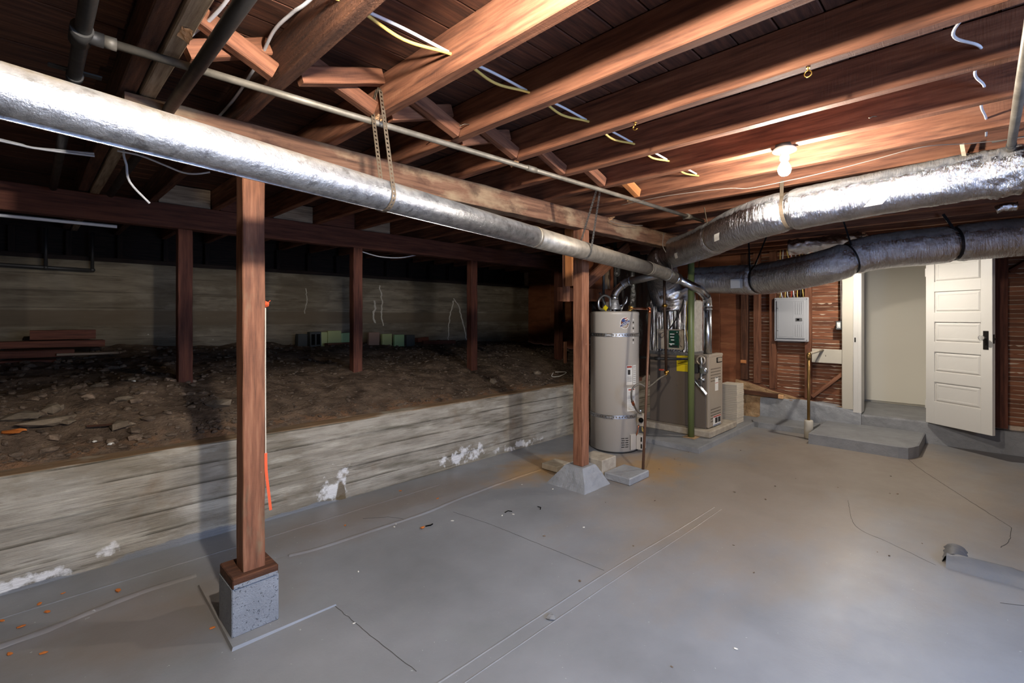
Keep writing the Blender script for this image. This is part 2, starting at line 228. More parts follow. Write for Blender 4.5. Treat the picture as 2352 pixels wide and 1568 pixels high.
# ------------------------------------------------------------------ geometry
class G:
    def __init__(s): s.v = []; s.f = []; s.sm = []
    def add(s, vs, fs, smooth=False):
        k = len(s.v); s.v += [tuple(v) for v in vs]; s.f += [tuple(i+k for i in f) for f in fs]; s.sm += [smooth]*len(fs); return s
    def obox(s, c, size, R=None, ch=.002):
        hx, hy, hz = (a/2 for a in size); ch = min(ch, hx*.45, hy*.45, hz*.45); vs = []
        for sx in (-1,1):
            for sy in (-1,1):
                for sz in (-1,1):
                    vs += [(sx*hx, sy*(hy-ch), sz*(hz-ch)), (sx*(hx-ch), sy*hy, sz*(hz-ch)), (sx*(hx-ch), sy*(hy-ch), sz*hz)]
        I = lambda sx, sy, sz, a: ((sx > 0)*4+(sy > 0)*2+(sz > 0))*3+a
        fs = []
        for sg in (-1,1):
            fs.append([I(sg,-1,-1,0),I(sg,1,-1,0),I(sg,1,1,0),I(sg,-1,1,0)]); fs.append([I(-1,sg,-1,1),I(1,sg,-1,1),I(1,sg,1,1),I(-1,sg,1,1)]); fs.append([I(-1,-1,sg,2),I(1,-1,sg,2),I(1,1,sg,2),I(-1,1,sg,2)])
        for a in (-1,1):
            for b in (-1,1):
                fs.append([I(a,b,-1,0),I(a,b,1,0),I(a,b,1,1),I(a,b,-1,1)]); fs.append([I(a,-1,b,0),I(a,1,b,0),I(a,1,b,2),I(a,-1,b,2)]); fs.append([I(-1,a,b,1),I(1,a,b,1),I(1,a,b,2),I(-1,a,b,2)])
                for c2 in (-1,1): fs.append([I(a,b,c2,0),I(a,b,c2,1),I(a,b,c2,2)])
        c = Vector(c); vs = [(R @ Vector(v) if R else Vector(v))+c for v in vs]
        return s.add(vs, fs)
    def box(s, x0, y0, z0, x1, y1, z1, ch=.002):
        return s.obox(((x0+x1)/2,(y0+y1)/2,(z0+z1)/2), (abs(x1-x0),abs(y1-y0),abs(z1-z0)), None, ch)
    def tube(s, pts, r, n=12, cap=True, smooth=True, rf=None):
        pts = [Vector(p) for p in pts]; m = len(pts); k = len(s.v); ring = []
        T = [(pts[min(i+1,m-1)]-pts[max(i-1,0)]).normalized() for i in range(m)]
        u = T[0].orthogonal().normalized() if abs(T[0].z) > .9 else T[0].cross(Vector((0,0,1))).normalized()
        vs = []
        for i in range(m):
            u = (u-T[i]*u.dot(T[i])).normalized(); w = T[i].cross(u); ri = r[i] if isinstance(r, (list,tuple)) else r
            for j in range(n):
                a = 2*PI*j/n; rr = ri*(rf(i, a) if rf else 1); vs.append(pts[i]+u*math.cos(a)*rr+w*math.sin(a)*rr)
        fs = [(i*n+j, i*n+(j+1)%n, (i+1)*n+(j+1)%n, (i+1)*n+j) for i in range(m-1) for j in range(n)]
        s.add(vs, fs, smooth)
        if cap: s.f += [tuple(range(k, k+n)), tuple(range(k+(m-1)*n, k+m*n))]; s.sm += [False, False]
        return s
    def lathe(s, c, prof, n=24, axis='z', smooth=True):
        c = Vector(c); vs = []
        for (r, h) in prof:
            for j in range(n):
                a = 2*PI*j/n; p = (r*math.cos(a), r*math.sin(a), h)
                p = p if axis == 'z' else ((h, p[0], p[1]) if axis == 'x' else (p[0], h, p[1])); vs.append(c+Vector(p))
        m = len(prof); fs = [(i*n+j, i*n+(j+1)%n, (i+1)*n+(j+1)%n, (i+1)*n+j) for i in range(m-1) for j in range(n)]
        k = len(s.v); s.add(vs, fs, smooth); s.f += [tuple(range(k, k+n)), tuple(range(k+(m-1)*n, k+m*n))]; s.sm += [False, False]; return s
    def sphere(s, c, r, n=16, sq=(1,1,1)):
        prof = [(math.sin(PI*i/(n//2))*r, -math.cos(PI*i/(n//2))*r) for i in range(1, n//2)]
        k = len(s.v); s.lathe((0,0,0), prof, n)
        for i in range(k, len(s.v)):
            v = s.v[i]; s.v[i] = (c[0]+v[0]*sq[0], c[1]+v[1]*sq[1], c[2]+v[2]*sq[2])
        return s
    def prism(s, poly, d0, d1, plane):      # poly in the plane's two axes, extruded along the third
        def P(a, b, d): return (a,b,d) if plane == 'xy' else ((a,d,b) if plane == 'xz' else (d,a,b))
        n = len(poly); vs = [P(a,b,d0) for a,b in poly]+[P(a,b,d1) for a,b in poly]
        return s.add(vs, [tuple(range(n)), tuple(range(n,2*n))]+[(i,(i+1)%n,n+(i+1)%n,n+i) for i in range(n)])
    def ribbon(s, pts, wdir, w, t=.002, holes=False):
        pts = [Vector(p) for p in pts]; m = len(pts)
        wd = [Vector(wdir).normalized()]*m if not isinstance(wdir, list) else [Vector(q).normalized() for q in wdir]
        if not holes:
            vs = []
            for i in range(m):
                T = (pts[min(i+1,m-1)]-pts[max(i-1,0)]).normalized(); a = (wd[i]-T*wd[i].dot(T)).normalized(); nn = T.cross(a)
                for (x, y) in ((-1,-1),(1,-1),(1,1),(-1,1)): vs.append(pts[i]+a*w/2*x+nn*t/2*y)
            fs = [(i*4+j, i*4+(j+1)%4, i*4+4+(j+1)%4, i*4+4+j) for i in range(m-1) for j in range(4)]+[(0,1,2,3),tuple(range(4*m-4,4*m))]
            return s.add(vs, fs)
        L = [0]
        for i in range(1, m): L.append(L[-1]+(pts[i]-pts[i-1]).length)
        def at(q):
            q = max(0, min(L[-1], q)); i = 1
            while i < m-1 and L[i] < q: i += 1
            f = (q-L[i-1])/max(1e-9, L[i]-L[i-1]); return pts[i-1].lerp(pts[i], f), (pts[i]-pts[i-1]).normalized(), wd[i-1].lerp(wd[i], f)
        pitch = holes; nc = int(L[-1]/pitch); prev = None
        for c in range(nc):
            rows = []
            for q in (0, .28, .72, 1):
                p, T, a = at((c+q)*pitch); a = (a-T*a.dot(T)).normalized(); nn = T.cross(a); rows.append([p+a*w*x+nn*t*y for y in (-.5,.5) for x in (-.5,-.2,.2,.5)])
            vs = [v for r in rows for v in r]; fs = []
            for i in range(3):
                for j in range(3):
                    if i == 1 and j == 1: continue
                    for y in (0,4): fs.append((i*8+y+j, i*8+y+j+1, (i+1)*8+y+j+1, (i+1)*8+y+j))
                for j in (0,3): fs.append((i*8+j, i*8+4+j, (i+1)*8+4+j, (i+1)*8+j))
            for a_, b_ in ((9,10),(17,18)): fs.append((a_, b_, b_+4, a_+4))
            for a_, b_ in ((9,17),(10,18)): fs.append((a_, b_, b_+4, a_+4))
            s.add(vs, fs)
        return s
    def grid(s, fn, nu, nv, smooth=True):
        vs = [fn(i/nu, j/nv) for i in range(nu+1) for j in range(nv+1)]
        return s.add(vs, [(i*(nv+1)+j, (i+1)*(nv+1)+j, (i+1)*(nv+1)+j+1, i*(nv+1)+j+1) for i in range(nu) for j in range(nv)], smooth)
    def lump(s, c, r, sq=(1,1,.6), smooth=False):
        t = (1+5**.5)/2
        V = [(-1,t,0),(1,t,0),(-1,-t,0),(1,-t,0),(0,-1,t),(0,1,t),(0,-1,-t),(0,1,-t),(t,0,-1),(t,0,1),(-t,0,-1),(-t,0,1)]
        F = [(0,11,5),(0,5,1),(0,1,7),(0,7,10),(0,10,11),(1,5,9),(5,11,4),(11,10,2),(10,7,6),(7,1,8),(3,9,4),(3,4,2),(3,2,6),(3,6,8),(3,8,9),(4,9,5),(2,4,11),(6,2,10),(8,6,7),(9,8,1)]
        a = random.random()*6.28; ca, sa = math.cos(a), math.sin(a); vs = []
        for v in V:
            k = r/1.9*random.uniform(.72, 1.28); x, y, z = v[0]*sq[0]*k, v[1]*sq[1]*k, v[2]*sq[2]*k; vs.append((c[0]+x*ca-y*sa, c[1]+x*sa+y*ca, c[2]+z))
        return s.add(vs, F, smooth)
WL = {}
def ob(name, g, m, parent=None, label=None, cat=None, group=None, kind=None, origin=None):
    me = bpy.data.meshes.new(name); xs, ys, zs = zip(*g.v)
    if origin is None:
        origin = ((min(xs)+max(xs))/2, (min(ys)+max(ys))/2, min(zs) if parent is None else (min(zs)+max(zs))/2)
    og = Vector(origin); me.from_pydata([tuple(Vector(v)-og) for v in g.v], [], g.f)
    me.polygons.foreach_set('use_smooth', g.sm)
    bm = bmesh.new(); bm.from_mesh(me); bmesh.ops.recalc_face_normals(bm, faces=bm.faces); bm.to_mesh(me); bm.free()
    me.materials.append(m); o = bpy.data.objects.new(name, me); COL.objects.link(o); WL[o] = og
    if parent: o.parent = parent; o.location = og-WL[parent]
    else: o.location = og
    return tag(o, label, cat, group, kind)
def tag(o, label=None, cat=None, group=None, kind=None):
    for k, v in (('label',label),('category',cat),('group',group),('kind',kind)):
        if v: o[k] = v
    return o
def thing(name, label, cat, loc, group=None):
    o = bpy.data.objects.new(name, None); COL.objects.link(o); o.empty_display_size = .05; o.location = loc; WL[o] = Vector(loc)
    return tag(o, label, cat, group)
def timber(name, p0, p1, w, h, m, parent=None, up=(0,0,1), jit=.0015, ch=.004, seg=None, **k):
    """sawn stick: local x runs along its length, so the grain does too"""
    p0, p1 = Vector(p0), Vector(p1); X = (p1-p0); L = X.length; X.normalize()
    Z = Vector(up); Z = (Z-X*Z.dot(X)); Z = Z.normalized() if Z.length > 1e-4 else X.orthogonal().normalized(); Y = Z.cross(X)
    n = seg or max(2, int(L/.22)); sec = [(-w/2+ch,-h/2),(w/2-ch,-h/2),(w/2,-h/2+ch),(w/2,h/2-ch),(w/2-ch,h/2),(-w/2+ch,h/2),(-w/2,h/2-ch),(-w/2,-h/2+ch)]
    vs = []
    for i in range(n+1):
        dy, dz = random.uniform(-jit,jit), random.uniform(-jit,jit)
        for (a, b) in sec: vs.append((-L/2+L*i/n, a+dy+random.uniform(-jit,jit)*.7, b+dz+random.uniform(-jit,jit)*.7))
    fs = [(i*8+j, i*8+(j+1)%8, i*8+8+(j+1)%8, i*8+8+j) for i in range(n) for j in range(8)]+[tuple(range(8)), tuple(range(n*8, n*8+8))]
    me = bpy.data.meshes.new(name); me.from_pydata(vs, [], fs)
    bm = bmesh.new(); bm.from_mesh(me); bmesh.ops.recalc_face_normals(bm, faces=bm.faces); bm.to_mesh(me); bm.free()
    me.materials.append(m); o = bpy.data.objects.new(name, me); COL.objects.link(o)
    c = (p0+p1)/2; R = Matrix((X, Y, Z)).transposed().to_4x4(); WL[o] = c
    o.parent = parent; o.matrix_basis = Matrix.Translation(c-(WL[parent] if parent else Vector()))@R
    return tag(o, k.get('label'), k.get('cat'), k.get('group'), k.get('kind'))
def smooth_path(pts, step=.02):
    P = [Vector(p) for p in pts]; P = [P[0]*2-P[1]]+P+[P[-1]*2-P[-2]]; out = []
    for i in range(1, len(P)-2):
        n = max(2, int((P[i+1]-P[i]).length/step))
        for k in range(n):
            t = k/n; a, b, c, d = P[i-1:i+3]; out.append(.5*((2*b)+(c-a)*t+(2*a-5*b+4*c-d)*t*t+(3*b-a-3*c+d)*t**3))
    return out+[P[-2]]
def lerp_list(keys, vals, q):
    for i in range(1, len(keys)):
        if q <= keys[i]: f = (q-keys[i-1])/(keys[i]-keys[i-1]); return vals[i-1]+(vals[i]-vals[i-1])*f
    return vals[-1]
nz = lambda *p: noise.noise(Vector(p))
def text(name, s, size, loc, R, m, parent):
    c = bpy.data.curves.new(name, 'FONT'); c.body = s; c.size = size; c.extrude = .0004; c.align_x = 'CENTER'; c.align_y = 'CENTER'; c.materials.append(m)
    t_ = bpy.data.objects.new(name, c); COL.objects.link(t_); me = bpy.data.meshes.new_from_object(t_.evaluated_get(bpy.context.evaluated_depsgraph_get()))
    bpy.data.objects.remove(t_); o = bpy.data.objects.new(name, me); COL.objects.link(o); o.parent = parent; o.matrix_basis = Matrix.Translation(Vector(loc)-WL[parent])@R.to_4x4(); WL[o] = Vector(loc); return o
# ------------------------------------------------------------------ setting: floor
def floor_z(x, y):
    z = .0018*nz(x*1.3, y*1.3, 0)+.0008*nz(x*5, y*5, 3)
    if y > 2.9: z += .010*min(1, (y-2.9)/.05)
    return z
g = G().grid(lambda u, v: (-3+10.2*u, -1.7+5.22*v, floor_z(-3+10.2*u, -1.7+5.22*v)), 200, 120)
floor = ob('floor', g, m_floor, kind='structure', origin=(0,0,0))
def ridge(name, pts, w, h, m=None):
    P = smooth_path([(x, y, 0) for x, y in pts], .03); g = G(); vs = []
    for i, p in enumerate(P):
        T = (P[min(i+1,len(P)-1)]-P[max(0,i-1)]).normalized(); nn = Vector((-T.y, T.x, 0)); ww = w*(1+.35*nz(p.x*9, p.y*9, 1)); hh = h*(1+.5*nz(p.x*14, 5, p.y*14))
        for (a, b) in ((-.5,-.002),(-.28,hh*.8),(0,hh),(.28,hh*.7),(.5,-.002)): vs.append((p.x+nn.x*a*ww, p.y+nn.y*a*ww, floor_z(p.x, p.y)+b))
    g.add(vs, [(i*5+j,i*5+j+1,i*5+6+j,i*5+5+j) for i in range(len(P)-1) for j in range(4)], True)
    return ob(name, g, m or m_floor, floor, origin=(0,0,0))
ridge('paint_ridge', [(1.08,2.905),(1.25,2.87),(1.55,2.86),(2.0,2.845),(2.35,2.88),(3.0,2.905),(3.3,2.9)], .035, .008)
ridge('paint_ridge', [(-1.2,2.93),(-.08,2.955),(.28,3.01),(.45,3.03),(.64,3.02)], .045, .010)
ridge('paint_ridge', [(-1.2,3.22),(.2,3.23),(1.2,3.22),(2.4,3.22)], .02, .003)
ridge('trowel_seam', [(.55,1.505),(1.13,1.49),(1.57,1.487),(2.26,1.477),(3.0,1.44),(3.55,1.421)], .012, .0022)
ridge('trowel_seam', [(.55,1.435),(1.13,1.42),(1.57,1.415),(2.26,1.405),(3.0,1.38),(3.55,1.37)], .010, .0016)
def crack(pts, w=.004):
    P = smooth_path([(x, y, 0) for x, y in pts], .03); P = [Vector((p.x+.006*nz(p.x*30, p.y*30, 0), p.y+.006*nz(p.x*30, p.y*30, 7), floor_z(p.x, p.y)+.0012)) for p in P]
    return ob('crack', G().ribbon(P, (.3,.9,.1) if abs(P[0].x-P[-1].x) > abs(P[0].y-P[-1].y) else (1,.1,0), w*.55, .0006), m_crack, floor)
crack([(1.05,2.24),(1.06,1.95),(1.08,1.6)], .004); crack([(6.1,.55),(5.75,.42),(5.1,.12),(4.6,-.12)], .005); crack([(1.63,3.05),(1.80,2.92),(1.83,2.86)], .005)
crack([(4.6,-.12),(4.3,-.1),(4.15,-.06)], .006); crack([(2.15,2.72),(2.2,2.35),(2.22,1.9),(2.24,1.5)], .0035); crack([(3.6,.2),(3.75,.42),(3.9,.62),(4.4,.75)], .003)
crack([(3.35,-.05),(3.45,-.18),(3.7,-.2)], .006)
# ------------------------------------------------------------------ setting: low board-formed wall and the far crawlspace wall
def boards(x, z, bh, amp, seed):
    k = int(math.floor((z+.02*nz(x*.5, seed, 0))/bh)); fr = (z+.02*nz(x*.5, seed, 0))/bh-k
    seg = math.floor(x/2.1+nz(k*3.7, seed, 1)*2)
    o = amp*nz(k*7.3+seg*3.1, seed, 2)*1.6
    if fr < .10: o += amp*.9*(1-fr/.10)
    return o+amp*.35*nz(x*2.2, z*38, seed)
g = G()
def wl(u, v):
    x = -3+10.05*u
    if v < .82: z = .60*v/.82; return (x, 3.49-boards(x, z, .118, .007, 1.5)-.004*nz(x*1.5, z*3, 2), z)
    q = (v-.82)/.18; return (x, 3.49+.33*q+.004*nz(x*4, q*3, 0), .60+.006*nz(x*3, q*4, 5)-.02*q)
g.grid(wl, 300, 62); g.box(-3, 3.52, -.1, 7.05, 3.82, .57)
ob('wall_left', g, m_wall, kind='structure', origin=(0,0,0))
g = G(); g.grid(lambda u, v: (-3+10.2*u, 6.5-boards(-3+10.2*u, .6+1.37*v, .165, .008, 4.2), .6+1.37*v), 240, 80)
g.box(-3, 6.53, .5, 7.2, 6.8, 1.965)
wfar = ob('wall_far', g, m_far, kind='structure', origin=(0,0,0))
timber('sill_plate', (-3,6.56,1.99), (7.05,6.56,1.99), .16, .045, m_shadewood, wfar)
for i in range(26): timber('cripple_stud', (-2.9+.4*i,6.57,2.01), (-2.9+.4*i,6.57,2.26), .05, .09, m_shadewood, wfar, up=(0,1,0), seg=2)
ob('sheathing', G().box(-3,6.63,2.0,7.2,6.66,2.5), m_shadewood, wfar)
def crust(pts, w):
    P = smooth_path([(x, 6.488, z) for x, z in pts], .012); g = G(); vs = []
    w *= .6; P = [Vector((p.x+.022*nz(p.z*14, 3, p.x)+.008*nz(p.z*45, 1, 2), p.y, p.z)) for p in P]
    for i, p in enumerate(P):
        ww = w*(.55+.9*abs(nz(p.z*22, p.x*5, 1))+.4*abs(nz(p.z*70, 2, 2)))
        vs += [(p.x-ww, 6.492, p.z), (p.x-ww*.4, 6.478, p.z), (p.x+ww*.5, 6.476, p.z), (p.x+ww, 6.492, p.z)]
    g.add(vs, [(i*4+j, i*4+j+1, i*4+5+j, i*4+4+j) for i in range(len(P)-1) for j in range(3)], True); ob('lime_crust', g, m_lime, wfar)
crust([(5.141,1.676),(5.085,1.489),(5.038,1.267),(5.029,1.0)], .016); crust([(5.141,1.713),(5.256,1.566),(5.333,1.339),(5.432,.995)], .02)
crust([(3.732,1.87),(3.776,1.643),(3.761,1.479),(3.79,1.262)], .02); crust([(3.645,1.64),(3.659,1.543),(3.631,1.445),(3.659,1.303)], .03); crust([(2.635,1.78),(2.64,1.645),(2.629,1.441)], .012)
# ------------------------------------------------------------------ setting: dirt bank
PTS = [(-3,.92,1.12),(.87,.90,1.09),(2.3,.845,1.06),(3.83,.735,1.01),(5.53,.775,.95),(7.1,.76,.89)]
def dz(x, y):
    zb = lerp_list([p[0] for p in PTS], [p[1] for p in PTS], x); zc = lerp_list([p[0] for p in PTS], [p[2] for p in PTS], x)
    if y < 4.45: f = max(0, (y-3.70)/.75); z = .583+(zb-.583)*(f**.85)
    else: f = (y-4.45)/2.05; z = zb+(zc-zb)*f
    a = min(1, max(0, (y-3.68)/.25))
    return z+a*(.05*nz(x*1.4, y*1.6, 1)+.03*nz(x*4, y*4, 2)+.014*nz(x*11, y*11, 3)+.006*nz(x*30, y*30, 4))
g = G().grid(lambda u, v: (-2.98+10.0*u, 3.66+2.855*v*(.35+.65*v), dz(-2.98+10.0*u, 3.66+2.855*v*(.35+.65*v))), 330, 130, True)
dirt = ob('dirt_bank', g, m_dirt, label='dark crumbly dirt bank sloping up behind the low concrete wall', cat='dirt', kind='stuff', origin=(0,0,0))
g = G()
for i in range(2600):
    x = random.uniform(-.5, 6.8); y = 3.74+random.random()**1.7*2.6; r = random.choice((.008,.010,.012,.016,.022)) if y < 5 else random.choice((.014,.02,.03))
    if x > 1.2: r *= .75
    g.lump((x, y, dz(x, y)+r*.2), r, (random.uniform(.8,1.5), random.uniform(.7,1.1), .6))
ob('clods', g, m_clod, dirt, kind='stuff')
for i in range(34):
    x = random.uniform(-.1, .95); y = random.uniform(3.78, 4.6); r = random.uniform(.022, .04)
    ob('dirt_clod', G().lump((x, y, dz(x, y)+r*.15), r, (1.3,1,.6)), m_clod, label='brown clod lying in the loose dirt at the left end of the bank', cat='clod', group='clods on the dirt bank')
for (x, y, r, sq, lb) in [(-.02,4.08,.075,(1.3,1,.45),'pale flaky stone on the dirt at the far left, left of a flat broken stone'),(.10,4.02,.10,(1.6,.9,.3),'large flat broken stone lying on the dirt near the left end'),
      (.12,4.18,.06,(1.2,.9,.8),'light grey angular stone just behind the large flat stone on the dirt'),(.47,4.2,.05,(1.4,.9,.35),'flat grey stone lying alone on the dirt left of the near post'),
      (.43,3.92,.06,(1.2,1,.5),'dark square stone on the dirt near the low wall'),(.99,4.05,.075,(1.4,1,.5),'rounded pale stone on the dirt just left of the near post'),
      (.35,4.45,.04,(1.3,.9,.6),'small pale stone high on the dirt at left'),(.55,4.55,.04,(1.6,.9,.3),'thin flat stone high on the dirt beside the dark post'),
      (3.72,3.98,.05,(1,1,.8),'whitish crumbly lump of mortar at the foot of the third rear post'),(4.62,4.1,.05,(1.2,1,.7),'pinkish clod alone on the dirt right of the third rear post')]:
    ob('stone', G().lump((x, y, dz(x, y)+r*.15), r, sq).lump((x+r*.5, y+r*.2, dz(x, y)+r*.1), r*.6, sq), m_stone, label=lb, cat='stone')
timber('wood_scrap', (.26,3.93,dz(.3,3.93)+.035), (.46,3.90,dz(.45,3.9)+.03), .03, .012, m_rough, label='thin dark stick lying on the dirt near the left end', cat='stick')
for (x, y, s, lb) in [(-.06,3.93,.05,'larger torn orange scrap on the dirt at the left edge of the frame'),(.115,4.0,.028,'smaller orange scrap on the dirt right of the larger one')]:
    g = G(); g.lump((x, y, dz(x, y)+.015), s, (1.2,.7,.3)); g.lump((x+s*.6, y+.01, dz(x, y)+.02), s*.6, (1.2,.8,.3)); ob('orange_scrap', g, m_chip, label=lb, cat='scrap')
for (x, y) in [(.29,3.83),(.36,3.78),(.56,4.5)]:
    ob('white_chip', G().lump((x, y, dz(x,y)+.008), .016, (1.3,.8,.5)), m_flake, label='white chip lying on the dirt behind the low wall', cat='chip', group='white chips on the dirt')
# ------------------------------------------------------------------ setting: ceiling (subfloor planks on a dark deck)
ceil = ob('ceiling', G().box(-3, -1.8, 2.45, 8.3, 6.8, 2.50), m_plank, kind='structure')
y = -1.7; i = 0
while y < 6.6:
    w = .139
    if y < 3.6: timber('plank', (-3, y+w/2, 2.434), (7.2, y+w/2, 2.434+random.uniform(-.002,.002)), w-.005, .024, m_plank, ceil, up=(0,0,1), jit=.0012, ch=.003, seg=10)
    else: timber('plank', (-3, y+w/2, 2.434), (7.2, y+w/2, 2.434), w-.005, .024, m_plank, ceil, jit=.001, seg=4)
    y += w
for (ya, yb2, x1) in [(1.42,1.76,.20),(1.77,2.12,.235),(2.13,2.49,.222),(2.50,2.84,.205)]:
    timber('patch_board', (-1.8,(ya+yb2)/2,2.405), (x1,(ya+yb2)/2,2.405), yb2-ya, .03, m_rough, ceil, jit=.002, seg=8)
# ------------------------------------------------------------------ joists (each a thing), beams, posts
JL = {.69:'rough dark ceiling joist between the doubled joist and the brightly lit joist', 1.10:'brightly lit ceiling joist the brown perforated strap hangs from',
 1.508:'first ceiling joist to the right of the brightly lit strap joist', 1.925:'ceiling joist with the two brass hooks screwed into it',
 2.339:'ceiling joist between the hook joist and the bulb joist', 2.736:'ceiling joist carrying the bare bulb fixture',
 3.146:'wide lit ceiling joist just behind the bulb with a thin grey wire below it', 3.556:'ceiling joist directly above the upper foil duct',
 3.97:'first dark ceiling joist behind the upper foil duct', 4.38:'second dark ceiling joist behind the upper foil duct', 4.79:'third dark ceiling joist behind the upper foil duct, near the beam end',
 5.20:'dark ceiling joist right above the lower foil duct', 5.61:'first dark ceiling joist behind the lower foil duct', 6.02:'second dark ceiling joist behind the lower foil duct',
 6.43:'dark ceiling joist just in front of the white door', 6.84:'last ceiling joist against the lath wall with the door'}
for xe, lb in JL.items():
    timber('ceiling_joist', (xe-.025,-1.7,2.34), (xe-.025,6.5,2.34), .05, .16, m_rough if xe == .69 else m_joist, jit=.0012, seg=40, label=lb, cat='joist', group='ceiling joists')
timber('ceiling_joist', (.335,-1.7,2.34), (.335,6.5,2.34), .05, .16, m_grey, jit=.001, seg=40, label='grey newer joist with sawn grain, right half of the doubled joist at left', cat='joist', group='ceiling joists')
timber('ceiling_joist', (.275,-1.7,2.345), (.275,6.5,2.345), .055, .15, m_rough, jit=.001, seg=40, label='brown left half of the doubled joist at the upper left', cat='joist', group='ceiling joists')
timber('support_beam', (.262,2.38,2.188), (4.86,2.38,2.188), .10, .145, m_beam, jit=.002, seg=50, label='long weathered wooden beam with pale stains above the galvanized pipe', cat='beam')
timber('support_beam', (-2.5,4.47,2.17), (7.0,4.47,2.17), .10, .18, m_darkbeam, jit=.002, seg=50, label='dark red-brown beam carried by the four posts on the dirt', cat='beam')
def post(x0, x1, y0, y1, z0, z1, m, lb, group):
    return timber('wooden_post', ((x0+x1)/2,(y0+y1)/2,z0), ((x0+x1)/2,(y0+y1)/2,z1), x1-x0, y1-y0, m, up=(0,1,0), jit=.0015, ch=.004, seg=14, label=lb, cat='post', group=group)
p1 = post(.672,.764,2.335,2.43,.268,2.116, m_post, 'near reddish-brown wooden post on the blue-grey concrete block', 'front posts')
p2 = post(3.19,3.285,2.345,2.44,.175,2.116, m_post, 'reddish-brown wooden post on the pyramid-shaped concrete pier', 'front posts')
for (x, y, z, lb) in [(.875,4.50,.82,'first rear post from the left, standing on dirt left of the near post'),(2.31,4.47,.76,'second rear post from the left, in front of the green blocks'),
        (3.83,4.47,.64,'third rear post from the left, with white mortar at its foot'),(5.53,4.50,.70,'last rear post on the right, beside the brown plywood panel')]:
    post(x-.048, x+.048, y-.045, y+.045, z, 2.082, m_darkbeam, lb, 'rear posts on the dirt')
timber('wooden_stake', (5.44,4.3,.72), (5.44,4.3,1.04), .05, .03, m_post, up=(0,1,0), label='short wooden stake leaning at the foot of the last rear post', cat='stake')
# near pier: footing, block, plate
g = G(); g.prism([(.605,2.245),(1.055,2.245),(1.06,2.9),(.63,2.9)], -.02, .018, 'xy'); g2 = G()
vs = [(.60,2.24,-.005),(1.06,2.24,-.005),(1.065,2.92,-.005),(.622,2.92,-.005),(.608,2.247,.013),(1.055,2.245,.006),(1.058,2.90,.006),(.628,2.90,.013)]
g2.add(vs, [(0,1,2,3),(4,5,6,7),(0,1,5,4),(1,2,6,5),(2,3,7,6),(3,0,4,7)])
ob('concrete_footing', g2, m_floor, label='thin grey painted concrete footing under the concrete block', cat='footing', origin=(0,0,0))
g = G().box(.622,2.312,.010,.816,2.51,.222,.004); ob('concrete_block', g, m_block, label='blue-grey painted concrete block under the near post', cat='block')
g = G().box(.624,2.306,.2225,.812,2.505,.267,.004); wp = ob('wood_plate', g, m_rough, label='short wooden plate between the concrete block and the near post', cat='plate')
ob('paint_edge', G().box(.628,2.3045,.2235,.808,2.3062,.240,.0003), m_block, wp)
# pyramid pier
def pyr(g, b, t, z0, z1, n=10):
    (x0,y0,x1,y1), (a0,c0,a1,c1) = b, t
    def P(u, v):
        f = v; X0, X1, Y0, Y1 = x0+(a0-x0)*f, x1+(a1-x1)*f, y0+(c0-y0)*f, y1+(c1-y1)*f; q = (u % 1)*4; k = int(q); r = q-k
        x, y = [(X0+(X1-X0)*r, Y0), (X1, Y0+(Y1-Y0)*r), (X1-(X1-X0)*r, Y1), (X0, Y1-(Y1-Y0)*r)][k]
        return (x+.006*nz(x*14, y*14, v*4), y+.006*nz(y*14, v*5, x*14), z0+(z1-z0)*v+(.006*nz(x*18, y*18, 2) if v > .99 else 0))
    g.grid(P, 40, n, False); k = len(g.v); ring = [i*(n+1)+n for i in range(40)]; g.f.append(tuple(ring)); g.sm.append(False); return g
ob('concrete_pier', pyr(G(), (3.08,2.24,3.44,2.64), (3.155,2.315,3.335,2.49), -.003, .172), m_paintc, label='grey painted pyramid-shaped concrete pier under the second post', cat='pier', origin=(0,0,0))
ob('concrete_block', G().box(3.50,2.36,.0,3.72,2.60,.155,.006), m_slabc, label='half-painted concrete block between the pier and the water heater', cat='block')
ob('concrete_block', G().box(3.50,2.09,.0,3.82,2.345,.062,.008), m_paintc, label='flat grey concrete slab piece under the copper pipe end', cat='block', origin=(3.66,2.2,0))
ob('concrete_block', G().box(3.32,2.72,.008,3.52,2.90,.06,.006), m_slabc, label='low concrete block lying behind the pyramid pier', cat='block')
# cross bridging between joists
def brace(name, xa, xb, y, flip, lb, w=.045, h=.062, m=None):
    z0, z1 = (2.40, 2.285) if not flip else (2.285, 2.40)
    timber(name, (xa+.004,y,z0), (xb-.004,y,z1), w, h, m or m_joist, jit=.0012, seg=4, label=lb, cat='brace', group='cross bridging between joists')
brace('cross_brace', .37, .635, 1.84, False, 'cross brace sloping down to the rough dark joist, nearest the black pipe')
brace('cross_brace', .37, .635, 1.90, True, 'cross brace rising to the right behind the black pipe')
brace('cross_brace', .70, 1.045, 1.80, True, 'pale topped cross brace left of the brown perforated strap, upper of the pair')
brace('cross_brace', .70, 1.045, 1.86, False, 'cross brace sloping down just behind the brown perforated strap')
brace('cross_brace', 1.11, 1.453, 1.80, False, 'cross brace sloping down to the first joist right of the strap joist')
brace('cross_brace', 1.11, 1.453, 1.86, True, 'shadowed cross brace rising to the first joist right of the strap joist')
brace('cross_brace', 1.52, 1.87, 1.82, False, 'cross brace just left of the hook joist above the grey conduit')
brace('cross_brace', 1.52, 1.87, 1.88, True, 'shadowed cross brace rising to the hook joist')
brace('cross_brace', 1.935, 2.285, 1.82, False, 'cross brace right of the hook joist in deep shade')
brace('cross_brace', 2.35, 2.68, 1.80, False, 'cross brace beside the bright perforated strap top')
brace('cross_brace', 2.75, 3.09, 1.78, False, 'small bright orange cross brace end left of the bulb', m=m_new)
